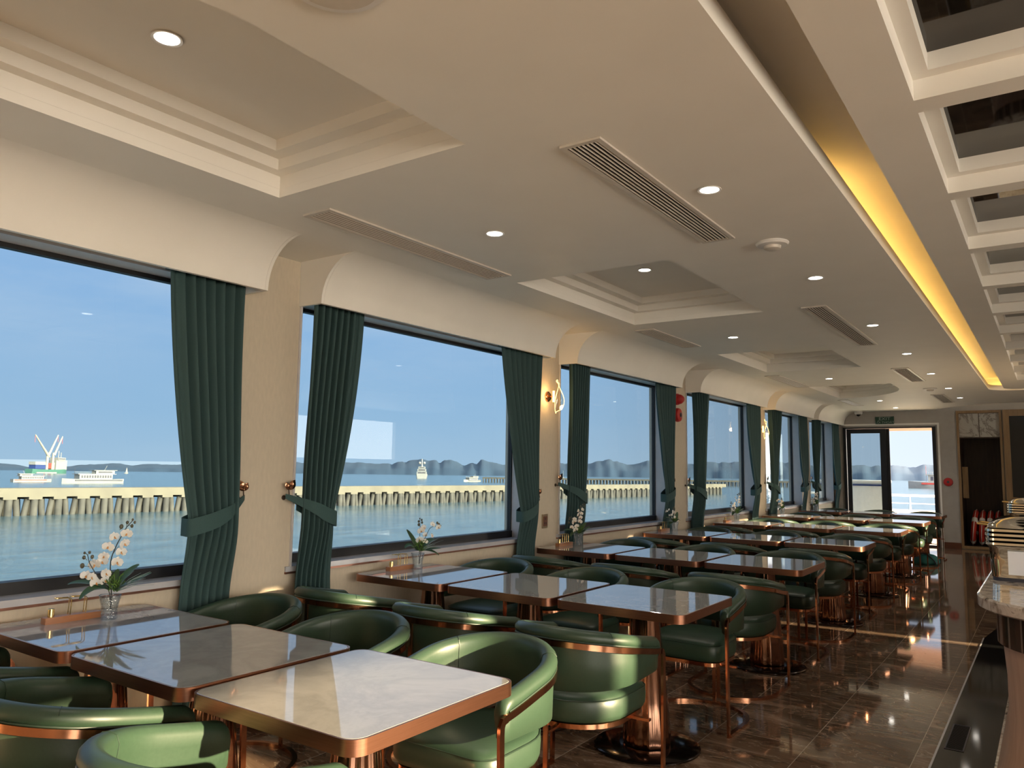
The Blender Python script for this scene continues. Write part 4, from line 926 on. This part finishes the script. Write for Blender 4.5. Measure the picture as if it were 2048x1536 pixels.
def boats():
    tour_boat((-284, 143.5, SEA), math.pi, 21, 'long white tour boat with a row of windows beyond the near pier', 'boat_dark')
    tour_boat((-320, 139, SEA), 0, 14, 'smaller white tour boat with red roof left of the long tour boat', 'boat_red')
    tour_boat((-337, 120, SEA), 0, 16, 'red trimmed white boat cut off by the left edge of the picture', 'boat_red')
    # cargo ship with derricks
    r = empty('cargo_ship', (-930, 420, SEA), R_(26)); L = 84; r.scale = (.68, .68, .68)
    hull(MB(), L, 16, 6.5, .2).build('hull', 'hull_green', r, angle=50); box_part(r, 'boot_stripe', 'hull_white', -8.1, 8.1, -L*.40, L*.12, .0, 2.2)
    box_part(r, 'deckhouse', 'hull_white', -7, 7, L*.10, L*.40, 6.5, 22); box_part(r, 'bridge', 'hull_white', -8, 8, L*.14, L*.34, 22, 26.5); box_part(r, 'window', 'boat_dark', -8.1, 8.1, L*.15, L*.33, 23.6, 25)
    box_part(r, 'cargo_boat', 'hull_blue', -6, 6, -L*.42, -L*.14, 7.5, 14); box_part(r, 'cargo_boat_deck', 'hull_white', -6, 6, -L*.43, -L*.16, 14, 19); box_part(r, 'hatch', 'boat_red', -6, 6, -L*.08, -L*.01, 8, 17)
    box_part(r, 'hatch', 'hull_white', -6, 6, -L*.0, L*.08, 7, 18)
    for y0 in (-L*.13, L*.02):
        MB().tube([(6, y0, 6), (6, y0, 34)], lambda t: 2.3-.5*t, 10).build('crane_post', 'crane_cream', r)
    for y0, z0, y1, z1 in ((-L*.10, 27, -L*.50, 62), (-L*.13, 28, L*.10, 64), (L*.03, 30, L*.22, 62)):
        MB().tube([(7, y0, z0), (7, y1, z1)], lambda t: 2.1-1.1*t, 8).build('crane_jib', 'crane_cream', r)
        MB().tube([(7, y1, z1), (7, y1+.3, z1-12)], .35, 5).build('hoist_cable', 'boat_red', r)
    MB().tube([(0, L*.25, 26), (0, L*.25, 38)], .8, 6).build('mast', 'hull_white', r); MB().tube([(0, L*.32, 26), (0, L*.32, 35)], .6, 6).build('mast', 'hull_white', r)
    tag(r, 'large cargo ship with cream derrick cranes and green hull on the horizon', 'ship'); afloat(r)
    # yacht seen from astern
    r = empty('motor_yacht', (-505, 572, SEA), R_(40)+0.0); hull(MB(), 30, 10.5, 4.2, .3).build('hull', 'hull_white', r, angle=50)
    for z0, z1, k in ((4.2, 6.6, .44), (6.9, 9.2, .38), (9.5, 11.4, .30)):
        box_part(r, 'deck_tier', 'hull_white', -10.5*k, 10.5*k, -13, 6, z0, z1); box_part(r, 'window', 'boat_dark', -10.5*k*.8, 10.5*k*.8, -13.1, -12.9, z0+.7, z1-.5)
    MB().tube([(0, -4, 11.4), (0, -4, 19)], lambda t: .9-.5*t, 8).build('mast', 'hull_white', r)
    for sx in (-1, 1): MB().sphere((sx*2.2, -4, 15), 1.3, 12, 8).build('radar_dome', 'hull_white', r)
    tag(r, 'white motor yacht with twin radar domes seen from astern', 'yacht'); afloat(r)
    tour_boat((-306, 394.5, SEA), math.pi, 16, 'small distant white boat left of the far pier', 'boat_dark')
    tour_boat((-43, 478, SEA), R_(84), 46, 'white ferry with a red stripe seen through the open sliding door', 'boat_red')
    for k, (x, y, L) in enumerate(((-960, 640, 9), (-930, 680, 11), (-860, 760, 8), (-1020, 560, 8), (-620, 905, 12), (-560, 930, 11))):
        r = empty('sailing_junk', (x, y, SEA), R_(30)); hull(MB(), L, L*.28, L*.12).build('hull', 'hull_white', r, angle=50)
        MB().loft([[(-.1, -L*.3, L*.15), (.1, -L*.3, L*.15), (.1, L*.35, L*.15), (-.1, L*.35, L*.15)], [(-.1, -L*.02, L*1.0), (.1, -L*.02, L*1.0), (.1, L*.05, L*1.0), (-.1, L*.05, L*1.0)]]).build('sail', 'hull_white', r)
        tag(r, ['tiny white sailing boat under the hills, left pair, left one', 'tiny white sailing boat under the hills, left pair, right one', 'tiny white sailing boat alone left of the first curtain', 'tiny white sailing boat farthest left below the hills', 'tiny white sailing boat below the double peak, left one', 'tiny white sailing boat below the double peak, right one'][k], 'boat', 'far sailing boats under the hills'); afloat(r)
boats()
def own_deck():
    # the ship's own bow deck outside the sliding door
    struct(MB().box(-6, 3, YF+.10, YF+6.5, -.10, -.02).build('deck_floor', 'deck_cream'))
    r = empty('deck_bulwark', (-2.2, YF+5.0, -.02)); MB().box(-3.6, 4, 0, .12, 0, .50).build('wall', 'deck_cream', r); tag(r, 'low cream bulwark wall closing the bow deck outside the door', 'bulwark')
    r = empty('deck_railing', (-2.2, YF+5.06, .48)); MB().tube([(-3.6, 0, .36), (4, 0, .36)], .03, 10).build('top_rail', 'white_plastic', r); MB().tube([(-3.6, 0, .16), (4, 0, .16)], .012, 8).build('mid_rail', 'white_plastic', r)
    for k in range(9): MB().tube([(-3.4+k*.86, 0, 0), (-3.4+k*.86, 0, .36)], lambda t: .035-.02*t, 8).build('post', 'steel_chrome', r)
    tag(r, 'white railing with metal posts on the bow deck outside the door', 'railing')
    r = empty('deck_canopy', (-2.2, YF+.12, 2.36)); 
    for k in range(22): MB().box(-1.9, 1.6, .03+k*.10, .10+k*.10, 0, .03).build('slat', 'awning_slat', r)
    MB().box(-1.9, 1.6, .0, 2.3, .035, .06).build('roof_board', 'awning_slat', r); tag(r, 'orange brown slatted canopy over the bow deck above the sliding door', 'canopy')
    r = empty('reflection_box', (-3.80, YF+2.9, -.02)); MB().box(-.8, .62, -.4, .4, 0, 1.20).build('body', 'white_plastic', r); MB().box(-.82, .64, -.42, .42, 1.20, 1.25).build('lid', 'white_plastic', r); MB().box(-.82, .64, -.425, -.40, 1.12, 1.16).build('stripe', 'hull_blue', r)  # added box in place of a pale reflection in the door glass
    tag(r, 'pale box outside, standing in for a reflection in the left door glass', 'reflection stand-in')
own_deck()
